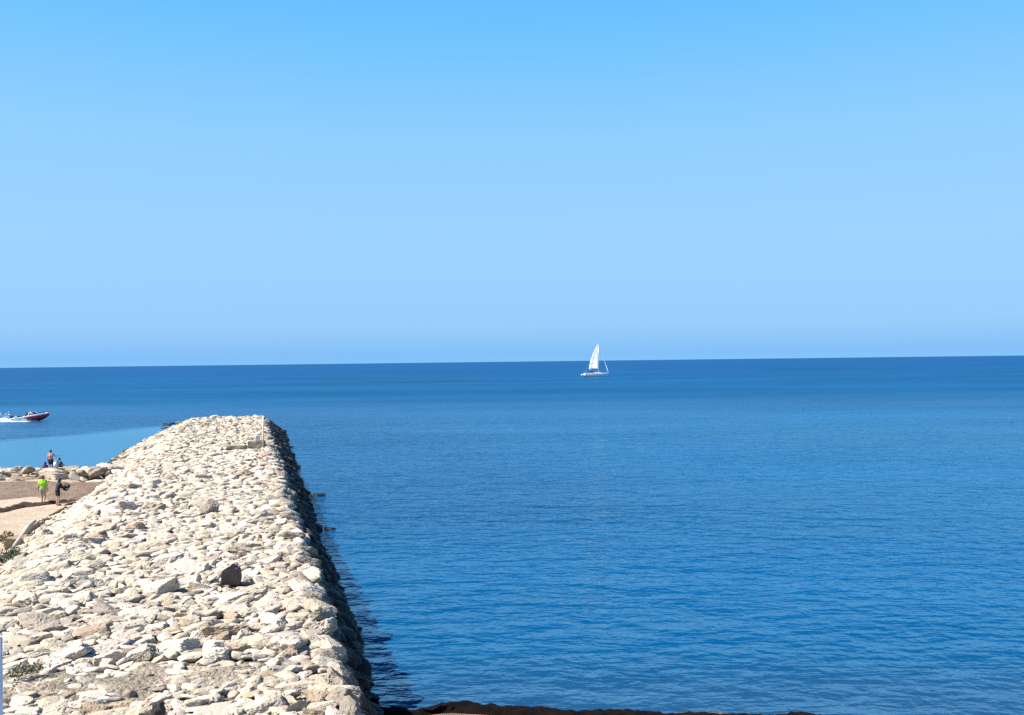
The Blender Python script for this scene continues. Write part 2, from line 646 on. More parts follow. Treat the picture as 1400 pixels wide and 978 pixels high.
classes = {}
for q in single:
    q['key'] = (size_word(q), q['tn'], PROTO[q['proto']]['kind'], place_words(q))
    classes.setdefault(q['key'], []).append(q)
ORD = ['', 'second ', 'third ', 'fourth ', 'fifth ', 'sixth ', 'seventh ']
for key, qs in classes.items():
    qs.sort(key=lambda q: q['px'])
    s_, t_, k_, p_ = key
    if t_ == 'wet': continue
    core = f'{s_} {t_} limestone {SHAPE[k_]}'
    for i, q in enumerate(qs):
        if len(qs) == 1: q['label'] = f'{core} {p_}'
        elif i == 0: q['label'] = f'leftmost {core} {p_}'
        elif i == len(qs) - 1: q['label'] = f'rightmost {core} {p_}'
        else: q['label'] = f'{ORD[min(i, 6)]}{core} from the left {p_}'
        if len(q['label'].split()) > 16: q['label'] = q['label'].replace('limestone ', '')
        if len(q['label'].split()) > 16: q['label'] = q['label'].replace(' from the left', '')
wl = ['black wet rock awash just off the breakwater, farther from the viewer of two', 'small black wet rock with a pale fleck, awash nearer the viewer',
      'lone dark rock at the waterline where side groyne meets breakwater', 'largest dark weedy rock jutting at the far left tip of breakwater',
      'dark weedy rock touching the far left tip from the right', 'lowest dark weedy rock below the far left tip of breakwater',
      'dark wet rock below the pole at the foot of the seaward side', 'dark wet rock at the seaward foot between pole and loose wet rock']
wq = sorted([q for q in stones if q['zone'] == 'water'], key=lambda q: stones.index(q))
WPX = [(435, 678), (452, 723), (176, 624), (228, 583), (238, 579), (222, 588), (395, 612), (404, 640)]
for q in wq:
    j = min(range(8), key=lambda k: (WPX[k][0] - q['px']) ** 2 + (WPX[k][1] - q['py']) ** 2)
    q['label'] = wl[j]
for q in single:
    o = link('boulder', proto_mesh(q['proto']))
    o.matrix_world = q['M']
    o.color = c4(q['tone'])
    tag(o, q['label'], 'boulder', 'boulders in the water' if q['zone'] == 'water' else 'boulders of the side groyne' if q['zone'] == 'groyne' else 'boulders of the breakwater')

# the rest of the rubble: one object
vs, fs, cs = [], [], []
off = 0
for q in rest:
    v, f = PROTO[q['proto']]['mid' if (q['seen'] > 45 or q['a'] > 1.5) else 'lo']
    M = np.array(q['M'])
    w = v @ M[:3, :3].T + M[:3, 3]
    vs.append(w); fs.append(f + off); off += len(v)
    cs.append(np.tile(np.array(c4(q['tone'])), (len(v), 1)))
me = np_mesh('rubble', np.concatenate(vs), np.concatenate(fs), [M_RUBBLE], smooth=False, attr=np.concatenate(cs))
tag(link('rubble', me), 'countless smaller pale stones packed between the boulders and out to the tip', 'rubble', kind='stuff')
print('STONES', len(stones), 'single', len(single), 'smallest', single[280]['seen'], 'verts', off)


# ------------------------------------------------------------------ beach and sea bed
_sh = [at(*q, 0.22) for q in ((300, 957), (520, 957), (570, 956), (625, 951), (680, 955), (760, 960), (900, 965), (1020, 969), (1200, 973), (1400, 978), (2400, 990))]
SHX = [q.x for q in _sh]; SHY = [q.y for q in _sh]


def shore_y(x):
    y = float(np.interp(x, SHX, SHY))
    return y + 0.10 * math.sin(x * 1.1 + 1) + 0.06 * math.sin(x * 2.7)


def beach_h(x, y):
    s, u = SU(Vector((x, y, 0)))
    zl = max(-3, min(0.72 + 0.012 * max(0, 50 - s), (74.5 - y) * 0.2 if u < -12 else (75 - s) * 0.15))
    zr = max(-3, min(2.2, (shore_y(x) - y) * 0.13))
    t = min(1, max(0, (u + 6) / 6)); t = t * t * (3 - 2 * t)
    z = zl * (1 - t) + zr * t
    z += 0.06 * mnoise.noise((x * 0.35, y * 0.35, 2)) + 0.02 * mnoise.noise((x * 1.5, y * 1.5, 3))
    return z


def sand_material():
    m, nt, out = new_mat('sand')
    geo = nt.add('ShaderNodeNewGeometry'); pos = geo.outputs['Position']
    n1 = nt.noise(pos, 0.5, 5, 0.6); n2 = nt.noise(pos, 5, 6, 0.7); n3 = nt.noise(pos, 40, 3, 0.7)
    col = nt.mix(nt.smooth(n1, 0.35, 0.65), (0.40, 0.31, 0.225, 1), (0.47, 0.375, 0.285, 1))
    col = nt.mix(1.0, col, nt.lin(n2, 0.3, 0.7, 0.85, 1.12), 'MULTIPLY')
    z = nt.add('ShaderNodeSeparateXYZ'); nt.link(pos, z.inputs[0])
    wet = nt.smooth(z.outputs[2], 0.0, 0.25, 1.0, 0.0)
    col = nt.mix(nt.math('MULTIPLY', wet, 0.85), col, (0.06, 0.045, 0.035, 1))
    b = nt.add('ShaderNodeBsdfPrincipled'); nt.link(col, b.inputs['Base Color'])
    b.inputs['Roughness'].default_value = 0.95; b.inputs['Specular IOR Level'].default_value = 0.15
    nt.link(nt.bump(nt.math('ADD', nt.math('ADD', n2, nt.math('MULTIPLY', n3, 0.3)), nt.noise(pos, 1.8, 4, 0.6)), 1.0, 0.09), b.inputs['Normal'])
    nt.link(b.outputs[0], out.inputs[0])
    return m


M_SAND = sand_material()
xs = np.linspace(-90, 70, 241); ys = np.linspace(-25, 84, 219)
vv = [(x, y, beach_h(x, y)) for y in ys for x in xs]
nx = len(xs)
ff = np.array([(j * nx + i, j * nx + i + 1, (j + 1) * nx + i + 1, (j + 1) * nx + i) for j in range(len(ys) - 1) for i in range(nx - 1)])
tag(link('beach', np_mesh('beach', np.array(vv), ff, [M_SAND], True)), 'pale tan sand of the small beach left of the breakwater', 'beach', kind='structure')


def weed_material(name, c1, c2):
    m, nt, out = new_mat(name)
    geo = nt.add('ShaderNodeNewGeometry'); pos = geo.outputs['Position']
    n1 = nt.noise(pos, 1.3, 6, 0.7); n2 = nt.noise(nt.mapping(pos, (1, 2.4, 1)), 12, 6, 0.75)
    col = nt.mix(nt.smooth(n1, 0.35, 0.65), c4(c1), c4(c2))
    col = nt.mix(1.0, col, nt.lin(n2, 0.3, 0.7, 0.55, 1.4), 'MULTIPLY')
    b = nt.add('ShaderNodeBsdfPrincipled'); nt.link(col, b.inputs['Base Color'])
    b.inputs['Roughness'].default_value = 0.9; b.inputs['Specular IOR Level'].default_value = 0.08
    nt.link(nt.bump(nt.math('ADD', n2, n1), 1.0, 0.12), b.inputs['Normal'])
    nt.link(b.outputs[0], out.inputs[0])
    return m


M_WEED = weed_material('wet_seaweed', (0.005, 0.0035, 0.0035), (0.014, 0.008, 0.006))
M_WEED_DRY = weed_material('dry_seaweed', (0.20, 0.145, 0.105), (0.27, 0.205, 0.155))
M_WEED_EDGE = weed_material('damp_seaweed', (0.06, 0.042, 0.03), (0.10, 0.07, 0.05))


def heap(name, path, width, height, mat, seed, res=0.12):
    """a ragged bank heaped along a path on the beach"""
    pts = [Vector(p) for p in path]
    L = [0]
    for a, b in zip(pts, pts[1:]): L.append(L[-1] + (b - a).length)
    n = int(L[-1] / res); k = 26
    vs, fs = [], []
    for i in range(n + 1):
        d = L[-1] * i / n
        j = max(q for q in range(len(L) - 1) if L[q] <= d + 1e-6)
        t = (d - L[j]) / (L[j + 1] - L[j]); p = pts[j].lerp(pts[j + 1], t)
        tan = (pts[j + 1] - pts[j]).normalized(); nor = Vector((-tan.y, tan.x, 0))
        ends = min(1, i / 10, (n - i) / 10)
        ww = width * (0.85 + 0.35 * mnoise.noise((d * 0.35, seed, 0)))
        for q in range(k + 1):
            v = q / k * 2 - 1
            xy = p + nor * (v * ww + 0.3 * mnoise.noise((d * 0.8, seed + 5, v)))
            pr = max(0, 1 - v * v) ** 0.6
            hh = height * pr * ends * (0.8 + 0.5 * mnoise.noise((xy.x * 0.9, xy.y * 0.9, seed)))
            hh += 0.10 * pr * mnoise.noise((xy.x * 4, xy.y * 4, seed + 2)) + 0.05 * pr * mnoise.noise((xy.x * 9, xy.y * 9, seed))
            vs.append((xy.x, xy.y, beach_h(xy.x, xy.y) - 0.06 + max(0, hh)))
    for i in range(n):
        for q in range(k):
            a = i * (k + 1) + q
            fs.append((a, a + 1, a + k + 2, a + k + 1))
    return link(name, np_mesh(name, np.array(vs), np.array(fs), [mat], True))


tag(heap('seaweed', [(x, shore_y(x) - 0.45, 0) for x in np.linspace(-6.5, 16, 60)], 0.5, 0.24, M_WEED, 3),
    'dark brown wet seaweed heaped along the near shoreline at the bottom', 'seaweed', kind='stuff')
tag(heap('dry_seaweed', [(-58, 61.5, 0), (-45, 61.3, 0), (-34, 61.5, 0), (-25, 61.8, 0)], 5.4, 0.42, M_WEED_DRY, 9, 0.25),
    'grey-brown dry seaweed bank between the sand and the side groyne', 'seaweed', kind='stuff')
tag(heap('damp_seaweed', [at(118, 681, .8), at(70, 687, .8), at(30, 691, .8), at(0, 697, .8), at(-60, 706, .8)], 0.55, 0.32, M_WEED_EDGE, 14, 0.15),
    'dark ragged strand of damp seaweed along the back edge of the sand', 'seaweed', kind='stuff')
tag(heap('seaweed_debris', [at(112, 684, .8), at(84, 697, .85), at(62, 709, .9), at(44, 722, .9), at(24, 742, .95)], 0.45, 0.2, M_WEED_EDGE, 21, 0.12),
    'brown weed and twigs washed up where the sand meets the stones', 'debris', kind='stuff')


# ------------------------------------------------------------------ sea
def sea_material():
    m, nt, out = new_mat('sea_water')
    geo = nt.add('ShaderNodeNewGeometry'); pos = geo.outputs['Position']
    sep = nt.add('ShaderNodeSeparateXYZ'); nt.link(pos, sep.inputs[0])
    X, Y = sep.outputs[0], sep.outputs[1]
    s = nt.vmath('DOT_PRODUCT', pos, tuple(DIR)); u = nt.vmath('DOT_PRODUCT', pos, tuple(NRM))
    # sheltered slick behind the breakwater
    a, b_ = at(0, 603), at(226, 583)
    dl = (b_ - a).normalized(); nl = Vector((-dl.y, dl.x, 0))
    edge = nt.math('SUBTRACT', nt.vmath('DOT_PRODUCT', pos, tuple(nl)), a.dot(nl))
    edge = nt.math('ADD', edge, nt.math('MULTIPLY', nt.math('SUBTRACT', nt.noise(nt.mapping(pos, (0.4, 1, 1)), 0.08, 4, 0.6), 0.5), 9.0))
    calm = nt.math('MULTIPLY', nt.smooth(edge, -2.5, 3.0, 1.0, 0.0), nt.smooth(u, -9, -7, 1.0, 0.0))
    # waves: wind ripples with crests roughly across the view, finer chop, long gentle swell
    rot = (0, 0, R(9))
    w1 = nt.noise(nt.mapping(pos, (0.6, 1.25, 1), rot), 1.15, 3, 0.55, 0.25)
    w2 = nt.noise(nt.mapping(pos, (0.62, 1.3, 1), (0, 0, R(-14))), 3.1, 3, 0.55, 0.2)
    w3 = nt.noise(nt.mapping(pos, (0.55, 1.1, 1), (0, 0, R(6))), 0.46, 3, 0.55, 0.4)
    w5 = nt.noise(nt.mapping(pos, (1.2, 0.6, 1), (0, 0, R(20))), 1.1, 3, 0.55, 0.3)
    gust = nt.lin(nt.noise(nt.mapping(pos, (0.35, 1, 1)), 0.035, 4, 0.6), 0.3, 0.7, 0.6, 1.35)
    h = nt.math('ADD', nt.math('MULTIPLY', w1, 0.31), nt.math('MULTIPLY', w2, 0.035))
    w4 = nt.noise(nt.mapping(pos, (0.6, 1.0, 1), (0, 0, R(-5))), 0.10, 3, 0.55, 0.3)
    h = nt.math('ADD', h, nt.math('MULTIPLY', w3, 0.50))
    h = nt.math('ADD', h, nt.math('MULTIPLY', w5, 0.24))
    h = nt.math('ADD', h, nt.math('MULTIPLY', w4, 0.7))
    amp = nt.math('MULTIPLY', gust, nt.lin(calm, 0, 1, 1.0, 0.10))
    bump = nt.bump(h, 1.0, amp)
    # colour of the water body
    far = nt.smooth(Y, 150, 900)
    near = nt.smooth(Y, 24, 60, 1.0, 0.0)
    patch = nt.noise(nt.mapping(pos, (0.3, 1, 1)), 0.02, 4, 0.6)
    deep = nt.mix(far, (0.001, 0.055, 0.145, 1), (0.0005, 0.048, 0.148, 1))
    deep = nt.mix(1.0, deep, nt.lin(patch, 0.3, 0.7, 0.70, 1.22), 'MULTIPLY')
    lee = nt.math('ADD', u, nt.math('MULTIPLY', nt.math('SUBTRACT', nt.noise(nt.mapping(pos, (0.5, 1, 1)), 0.05, 4, 0.6), 0.5), 22.0))
    lee = nt.math('MULTIPLY', nt.smooth(lee, 6, 42, 1.0, 0.0), nt.math('MULTIPLY', nt.smooth(s, 34, 60), nt.smooth(s, 130, 220, 1.0, 0.0)))
    deep = nt.mix(nt.math('MULTIPLY', lee, 0.6), deep, (0.001, 0.024, 0.085, 1))
    shoal = nt.mix(nt.noise(nt.mapping(pos, (0.5, 1, 1)), 0.35, 4, 0.6), (0.012, 0.030, 0.065, 1), (0.016, 0.055, 0.11, 1))
    body = nt.mix(nt.math('MULTIPLY', nt.smooth(Y, 23.5, 29, 1.0, 0.0), 0.6), deep, shoal)
    body = nt.mix(nt.math('MULTIPLY', calm, 0.6), body, (0.015, 0.10, 0.17, 1))
    dif = nt.add('ShaderNodeBsdfDiffuse'); nt.link(body, dif.inputs['Color'])
    gl = nt.add('ShaderNodeBsdfGlossy'); nt.link(nt.smooth(Y, 28, 200, 0.10, 0.30), gl.inputs['Roughness'])
    gl.inputs['Color'].default_value = (0.66, 0.92, 1.0, 1)
    nt.link(bump, gl.inputs['Normal'])
    fr = nt.add('ShaderNodeFresnel'); fr.inputs['IOR'].default_value = 1.333
    nt.link(bump, fr.inputs['Normal'])
    cap = nt.lin(nt.smooth(Y, 45, 260), 0, 1, 0.62, 0.13)
    fac = nt.math('MINIMUM', fr.outputs[0], nt.math('MAXIMUM', cap, nt.math('MULTIPLY', calm, 0.55)))
    mx = nt.add('ShaderNodeMixShader')
    nt.link(fac, mx.inputs[0]); nt.link(dif.outputs[0], mx.inputs[1]); nt.link(gl.outputs[0], mx.inputs[2])
    nt.link(mx.outputs[0], out.inputs[0])
    return m


M_SEA = sea_material()
radii = [0, 10, 20, 30, 45, 65, 90, 120, 160, 220, 300, 420, 600, 900, 1400, 2200, 3500, 6000, 10000, 18000, 32000, 60000]
SEG = 96
vs = [(0, 0, 0)]
for r in radii[1:]:
    vs += [(r * math.cos(2 * math.pi * k / SEG), r * math.sin(2 * math.pi * k / SEG), 0) for k in range(SEG)]
me = bpy.data.meshes.new('sea')
fs = [(0, 1 + k, 1 + (k + 1) % SEG) for k in range(SEG)]
for i in range(len(radii) - 2):
    a0, b0 = 1 + i * SEG, 1 + (i + 1) * SEG
    fs += [(a0 + k, b0 + k, b0 + (k + 1) % SEG, a0 + (k + 1) % SEG) for k in range(SEG)]
me.from_pydata(vs, [], fs); me.materials.append(M_SEA)
tag(link('sea', me), 'deep blue rippled sea reaching to the straight horizon', 'sea', kind='structure')


# ------------------------------------------------------------------ light
SUN_EL, SUN_AZ = 44.0, -101.0      # azimuth from the view axis (+Y), negative = left
sd = Vector((math.sin(R(SUN_AZ)) * math.cos(R(SUN_EL)), math.cos(R(SUN_AZ)) * math.cos(R(SUN_EL)), math.sin(R(SUN_EL))))
sun_d = bpy.data.lights.new('sun', 'SUN')
sun_d.energy = 5.0; sun_d.angle = R(0.5); sun_d.color = (1.0, 0.95, 0.87)
sun = bpy.data.objects.new('sun', sun_d); COL.objects.link(sun)
sun.rotation_euler = (-sd).to_track_quat('-Z', 'Y').to_euler()
sun.location = (0, 0, 60)

EV = 1.35
world = bpy.data.worlds.new('World'); scene.world = world; world.use_nodes = True
world.node_tree.nodes.clear()
nt = NT(world.node_tree)
wout = nt.add('ShaderNodeOutputWorld'); bg = nt.add('ShaderNodeBackground')
STR = 0.1
bg.inputs['Strength'].default_value = STR
sky = nt.add('ShaderNodeTexSky', sky_type='NISHITA')
sky.sun_disc = False; sky.sun_elevation = R(SUN_EL); sky.sun_rotation = R(SUN_AZ)
sky.air_density = 1.0; sky.dust_density = 0.3; sky.ozone_density = 2.0
tc = nt.add('ShaderNodeTexCoord').outputs['Generated']
sp = nt.add('ShaderNodeSeparateXYZ'); nt.link(tc, sp.inputs[0])
el = nt.math('ARCSINE', sp.outputs[2])
ramp = nt.add('ShaderNodeValToRGB')


def lin1(c): c /= 255.0; return c / 12.92 if c <= 0.04045 else ((c + 0.055) / 1.055) ** 2.4


def srgb(r, g_, b): return (lin1(r), lin1(g_), lin1(b), 1)


# hue of a clear summer sky by height above the horizon (0 .. 45 degrees)
stops = [(0.0, (124, 192, 250)), (0.010, (119, 187, 247)), (0.05, (147, 201, 250)), (0.16, (156, 209, 254)), (0.30, (144, 207, 255)), (0.46, (106, 194, 255)), (0.75, (62, 140, 225)), (1.0, (30, 84, 170))]
cr = ramp.color_ramp
while len(cr.elements) < len(stops): cr.elements.new(0.5)
for e, (p, c) in zip(cr.elements, stops): e.position = p; e.color = srgb(*c)
nt.link(nt.lin(el, 0, R(45)), ramp.inputs[0])
tint = nt.mix(1.0, ramp.outputs[0], (1 / (STR * 2 ** EV),) * 3 + (1,), 'MULTIPLY')
nt.link(nt.mix(0.97, sky.outputs[0], tint), bg.inputs['Color'])
nt.link(bg.outputs[0], wout.inputs[0])

# ------------------------------------------------------------------ things
def atY(px, py, Y):
    d = CAM_R @ Vector(((px - 700) / FPX, (489 - py) / FPX, -1))
    t = Y / d.y
    return Vector((d.x * t, Y, CAM_Z + d.z * t))


M_WHITE = paint('white_gelcoat', (0.78, 0.78, 0.76), 0.3, 0.04, 1.5)
M_RED = paint('red_hull_paint', (0.60, 0.028, 0.05), 0.3, 0.08, 2)
M_NAVY = paint('navy_canvas', (0.02, 0.03, 0.07), 0.8, 0.15, 5, bump=0.01)
M_BLACK = paint('black_plastic', (0.015, 0.015, 0.018), 0.45, 0.1, 8)
M_ALU = paint('aluminium', (0.6, 0.62, 0.64), 0.35, 0.06, 3, metallic=0.6)
M_SAIL = paint('sailcloth', (0.88, 0.86, 0.82), 0.8, 0.05, 0.8)
M_JIB = paint('furled_sailcloth', (0.62, 0.70, 0.78), 0.8, 0.06, 3)
M_GREY = paint('cockpit_grey', (0.35, 0.34, 0.33), 0.7, 0.1, 3)
M_POLE = paint('bleached_pole', (0.56, 0.49, 0.38), 0.8, 0.15, 9, bump=0.004)
M_CONC = paint('cast_concrete', (0.30, 0.255, 0.19), 0.9, 0.22, 3.5, bump=0.02, bump_scale=18)
M_LIME = paint('whitewashed_stone', (0.62, 0.60, 0.55), 0.9, 0.12, 5, bump=0.02, bump_scale=14)
M_WOOD = paint('driftwood', (0.34, 0.30, 0.25), 0.9, 0.25, 7, bump=0.015, bump_scale=22)
M_STEEL = paint('galvanised_steel', (0.72, 0.71, 0.70), 0.6, 0.12, 9)
M_BROWN = paint('brown_stone', (0.115, 0.085, 0.07), 0.9, 0.25, 5, bump=0.03, bump_scale=10)
M_BLACKSTONE = paint('black_stone', (0.012, 0.010, 0.012), 0.6, 0.2, 8, bump=0.01)


def glass(name):
    m, nt, out = new_mat(name)
    b = nt.add('ShaderNodeBsdfPrincipled')
    b.inputs['Base Color'].default_value = (0.03, 0.05, 0.07, 1); b.inputs['Roughness'].default_value = 0.05
    b.inputs['Alpha'].default_value = 0.75
    nt.link(b.outputs[0], out.inputs[0])
    return m


M_GLASS = glass('tinted_screen')


def foam_material():
    m, nt, out = new_mat('foam')
    geo = nt.add('ShaderNodeNewGeometry'); pos = geo.outputs['Position']
    b = nt.add('ShaderNodeBsdfPrincipled')
    n = nt.noise(pos, 3.5, 6, 0.7)
    nt.link(nt.mix(nt.smooth(n, 0.3, 0.6), (0.42, 0.55, 0.68, 1), (0.8, 0.82, 0.84, 1)), b.inputs['Base Color'])
    b.inputs['Roughness'].default_value = 0.9
    nt.link(nt.bump(n, 0.8, 0.15), b.inputs['Normal'])
    nt.link(b.outputs[0], out.inputs[0])
    return m


M_FOAM = foam_material()


# ---------------------------------------------------------------- hull loft
def hull_mesh(name, L, stations, mats, mat_of, parent):
    """stations: list of (x, [(y, z) from keel to sheer]); mirrored; mat_of(x, row) gives the slot"""
    bm = bmesh.new()
    rows = len(stations[0][1])
    grid_l, grid_r = [], []
    for x, sec in stations:
        grid_l.append([bm.verts.new((x, y, z)) for y, z in sec])
        grid_r.append([grid_l[-1][0]] + [bm.verts.new((x, -y, z)) for y, z in sec[1:]])
    for G in (grid_l, grid_r):
        for i in range(len(stations) - 1):
            for j in range(rows - 1):
                vs = [G[i][j], G[i + 1][j], G[i + 1][j + 1], G[i][j + 1]]
                f = bm.faces.new(vs)
                f.material_index = mat_of((stations[i][0] + stations[i + 1][0]) / 2, j)
                f.smooth = True
    # transom
    f = bm.faces.new(grid_l[0] + grid_r[0][:0:-1]); f.material_index = 0
    bmesh.ops.remove_doubles(bm, verts=bm.verts, dist=1e-4)
    o = from_bm(name, bm, mats, parent)
    md = o.modifiers.new('thick', 'SOLIDIFY'); md.thickness = 0.04
    return o


def deck_mesh(name, pts, mat, parent, crown=0.06, thick=0.05):
    """pts: (x, half width, z)"""
    bm = bmesh.new()
    G = [[bm.verts.new((x, y * q, z + crown * (1 - q * q))) for q in (-1, -0.5, 0, 0.5, 1)] for x, y, z in pts]
    for a, b in zip(G, G[1:]):
        for k in range(4): bm.faces.new((a[k], b[k], b[k + 1], a[k + 1]))
    o = from_bm(name, bm, mat, parent)
    md = o.modifiers.new('thick', 'SOLIDIFY'); md.thickness = thick
    return o


def lathe_free(name, pts, r, mat, parent, seg=8):
    bm = bmesh.new(); add_tube(bm, pts, r, seg)
    return from_bm(name, bm, mat, parent, True)


# ---------------------------------------------------------------- people
def person(loc, rz, height, label, joints=None, clothes=(), skin=(0.42, 0.26, 0.18), hair=(0.03, 0.022, 0.018), long_hair=False, group=None, barefoot=False):
    k = height / 1.75
    J = dict(hipL=(-.09, 0, .92), hipR=(.09, 0, .92), kneeL=(-.10, .03, .50), kneeR=(.10, .03, .50),
             ankL=(-.10, -.02, .085), ankR=(.10, -.02, .085), toeL=(-.12, .14, .035), toeR=(.12, .14, .035),
             pel=(0, 0, .97), waist=(0, .01, 1.12), chest=(0, 0, 1.30), shL=(-.175, 0, 1.43), shR=(.175, 0, 1.43),
             elL=(-.235, -.03, 1.15), elR=(.235, -.03, 1.15), wrL=(-.25, .05, .91), wrR=(.25, .05, .91),
             neck=(0, .0, 1.50), head=(0, .02, 1.64))
    J.update(joints or {})
    J = {a: Vector(b) * k for a, b in J.items()}
    face = (J['face'] if 'face' in J else Vector((0, 1, 0))).normalized()

    def cap(bm, a, ra, b, rb): add_capsule(bm, a, ra * k, b, rb * k, 12)

    side = (J['shR'] - J['shL']).normalized()

    def torso(bm, e):
        for sg in (-1, 1):
            p = J['pel'] + side * .065 * k * sg; w = J['waist'] + side * .055 * k * sg
            c = J['chest'] + side * .075 * k * sg; sh = (J['shL'] if sg < 0 else J['shR'])
            cap(bm, p, .105 + e, w, .095 + e); cap(bm, w, .095 + e, c, .112 + e)
            cap(bm, c, .112 + e, sh - side * .03 * k * sg, .068 + e)
        cap(bm, J['pel'], .112 + e, J['waist'], .106 + e); cap(bm, J['waist'], .106 + e, J['chest'], .12 + e)
        cap(bm, J['chest'], .12 + e, J['shL'].lerp(J['shR'], .5), .085 + e)
        cap(bm, J['shL'], .058 + e, J['shR'], .058 + e)

    bm = bmesh.new()
    torso(bm, 0)
    cap(bm, J['chest'] + Vector((0, 0, .1 * k)), .07, J['neck'] + Vector((0, 0, .04 * k)), .052)
    for sd in 'LR':
        cap(bm, J['hip' + sd], .098, J['knee' + sd], .060); cap(bm, J['knee' + sd], .060, J['ank' + sd], .038)
        cap(bm, J['ank' + sd] - Vector((0, 0, .03 * k)), .042, J['toe' + sd], .032)
        cap(bm, J['sh' + sd], .056, J['el' + sd], .042); cap(bm, J['el' + sd], .042, J['wr' + sd], .028)
        d = (J['wr' + sd] - J['el' + sd]).normalized()
        n = d.orthogonal().normalized(); n2 = d.cross(n)
        w = J['wr' + sd]
        for q in (-1.5, -.5, .5, 1.5):
            base = w + d * .085 * k + n * q * .019 * k
            cap(bm, w + n * q * .010 * k, .017, base, .013)
            ln = (.07, .08, .075, .055)[int(q + 1.5)] * k
            m_ = base + d * ln * .55 + n2 * .012 * k
            cap(bm, base, .010, m_, .009); cap(bm, m_, .009, m_ + d * ln * .35 + n2 * .025 * k, .008)
        cap(bm, w + d * .03 * k - n * .02 * k, .013, w + d * .075 * k - n * .055 * k + n2 * .01 * k, .009)
    h = J['head']
    bmesh.ops.create_uvsphere(bm, u_segments=20, v_segments=14, radius=.098 * k, matrix=Matrix.Translation(h) @ Matrix.Diagonal((.80, .98, 1.22, 1)))
    cap(bm, h + face * .085 * k - Vector((0, 0, .035 * k)), .014, h + face * .095 * k + Vector((0, 0, .01 * k)), .008)    # nose
    cap(bm, h + face * .055 * k - Vector((0, 0, .085 * k)), .035, h - Vector((0, 0, .06 * k)), .05)                   # jaw
    fs_ = face.cross(Vector((0, 0, 1))).normalized()
    for sg in (-1, 1):
        bmesh.ops.create_uvsphere(bm, u_segments=8, v_segments=6, radius=.03 * k, matrix=Matrix.Translation(h + fs_ * sg * .082 * k) @ Matrix.Diagonal((.5, .6, 1, 1)))
    root = empty('person', loc, rz)
    tag(root, label, 'person', group)
    remeshed('body', bm, .0105 * k, paint('skin', skin, 0.6, 0.05), root)
    bm = bmesh.new()
    bmesh.ops.create_uvsphere(bm, u_segments=16, v_segments=12, radius=.107 * k, matrix=Matrix.Translation(h - face * .022 * k + Vector((0, 0, .032 * k))) @ Matrix.Diagonal((.86, .95, 1.1, 1)))
    if long_hair: cap(bm, h - face * .05 * k, .085, J['neck'] - face * .06 * k - Vector((0, 0, .08 * k)), .06)
    remeshed('hair', bm, .014 * k, paint('hair', hair, 0.7, 0.2, 20), root)
    for name, col in clothes:
        bm = bmesh.new()
        if name in ('t_shirt', 'top', 'jacket'):
            torso(bm, .016)
            t = .62 if name == 't_shirt' else .3 if name == 'top' else 1.0
            for sd in 'LR':
                e = J['sh' + sd].lerp(J['el' + sd], t)
                cap(bm, J['sh' + sd], .068, e, .062)
                if name == 'jacket': cap(bm, e, .06, J['el' + sd].lerp(J['wr' + sd], .9), .045)
        elif name in ('shorts', 'trousers'):
            for sg in (-1, 1): cap(bm, J['pel'] + side * .065 * k * sg + Vector((0, 0, .03 * k)), .122, J['hip' + ('L' if sg < 0 else 'R')], .118)
            for sd in 'LR':
                t = .60 if name == 'shorts' else 1
                e = J['hip' + sd].lerp(J['knee' + sd], t)
                cap(bm, J['hip' + sd], .116, e, .088 if name == 'shorts' else .075)
                if name == 'trousers': cap(bm, e, .075, J['knee' + sd].lerp(J['ank' + sd], .9), .06)
        elif name == 'shoes':
            for sd in 'LR': cap(bm, J['ank' + sd] - Vector((0, 0, .035 * k)), .05, J['toe' + sd], .042)
        remeshed(name, bm, .014 * k, paint(name, col, 0.85, 0.1, 10, bump=0.004), root)
    return root


p = at(59, 690, 0.72); p.z = beach_h(p.x, p.y)
person(p, R(8), 1.72, 'person in a lime green t-shirt and pale shorts walking away over the sand',
       dict(kneeL=(-.09, .10, .50), ankL=(-.09, .06, .085), toeL=(-.10, .22, .05), ankR=(.10, -.10, .09), toeR=(.11, .05, .03), elL=(-.25, -.06, 1.16), wrL=(-.26, .0, .92)),
       [('t_shirt', (0.30, 0.62, 0.03)), ('shorts', (0.36, 0.32, 0.26)), ('shoes', (0.08, 0.06, 0.05))], hair=(0.06, 0.04, 0.03))
p = at(79, 691, 0.75); p.z = beach_h(p.x, p.y)
person(p, R(-35), 1.62, 'person in black with bare legs on the sand carrying a bulky black bag',
       dict(pel=(0, -.02, .97), chest=(.03, .06, 1.28), shL=(-.13, .10, 1.41), shR=(.20, .06, 1.41), neck=(.03, .10, 1.49), head=(.03, .15, 1.62),
            elR=(.33, .16, 1.22), wrR=(.42, .32, 1.10), elL=(-.16, .18, 1.16), wrL=(.02, .36, 1.08)),
       [('jacket', (0.012, 0.012, 0.015)), ('shorts', (0.015, 0.015, 0.018)), ('shoes', (0.25, 0.12, 0.10))], hair=(0.015, 0.012, 0.01), long_hair=True)
bag = empty('bag', p + Vector((0.40, 0.22, 0.82)), R(-20))
bm = bmesh.new(); add_capsule(bm, (-.10, 0, .14), .12, (.14, 0, .30), .14, 14); add_capsule(bm, (0, .03, .12), .12, (.06, .0, .28), .14, 14)
remeshed('sack', bm, .03, M_BLACK, bag)
bm = bmesh.new(); add_tube(bm, [(-.12, 0, .22), (-.12, 0, .40), (0, 0, .48), (.1, 0, .46), (.14, 0, .38)], .018); from_bm('strap', bm, M_NAVY, bag, True)
tag(bag, 'bulky black bag slung in front of the person in black', 'bag')

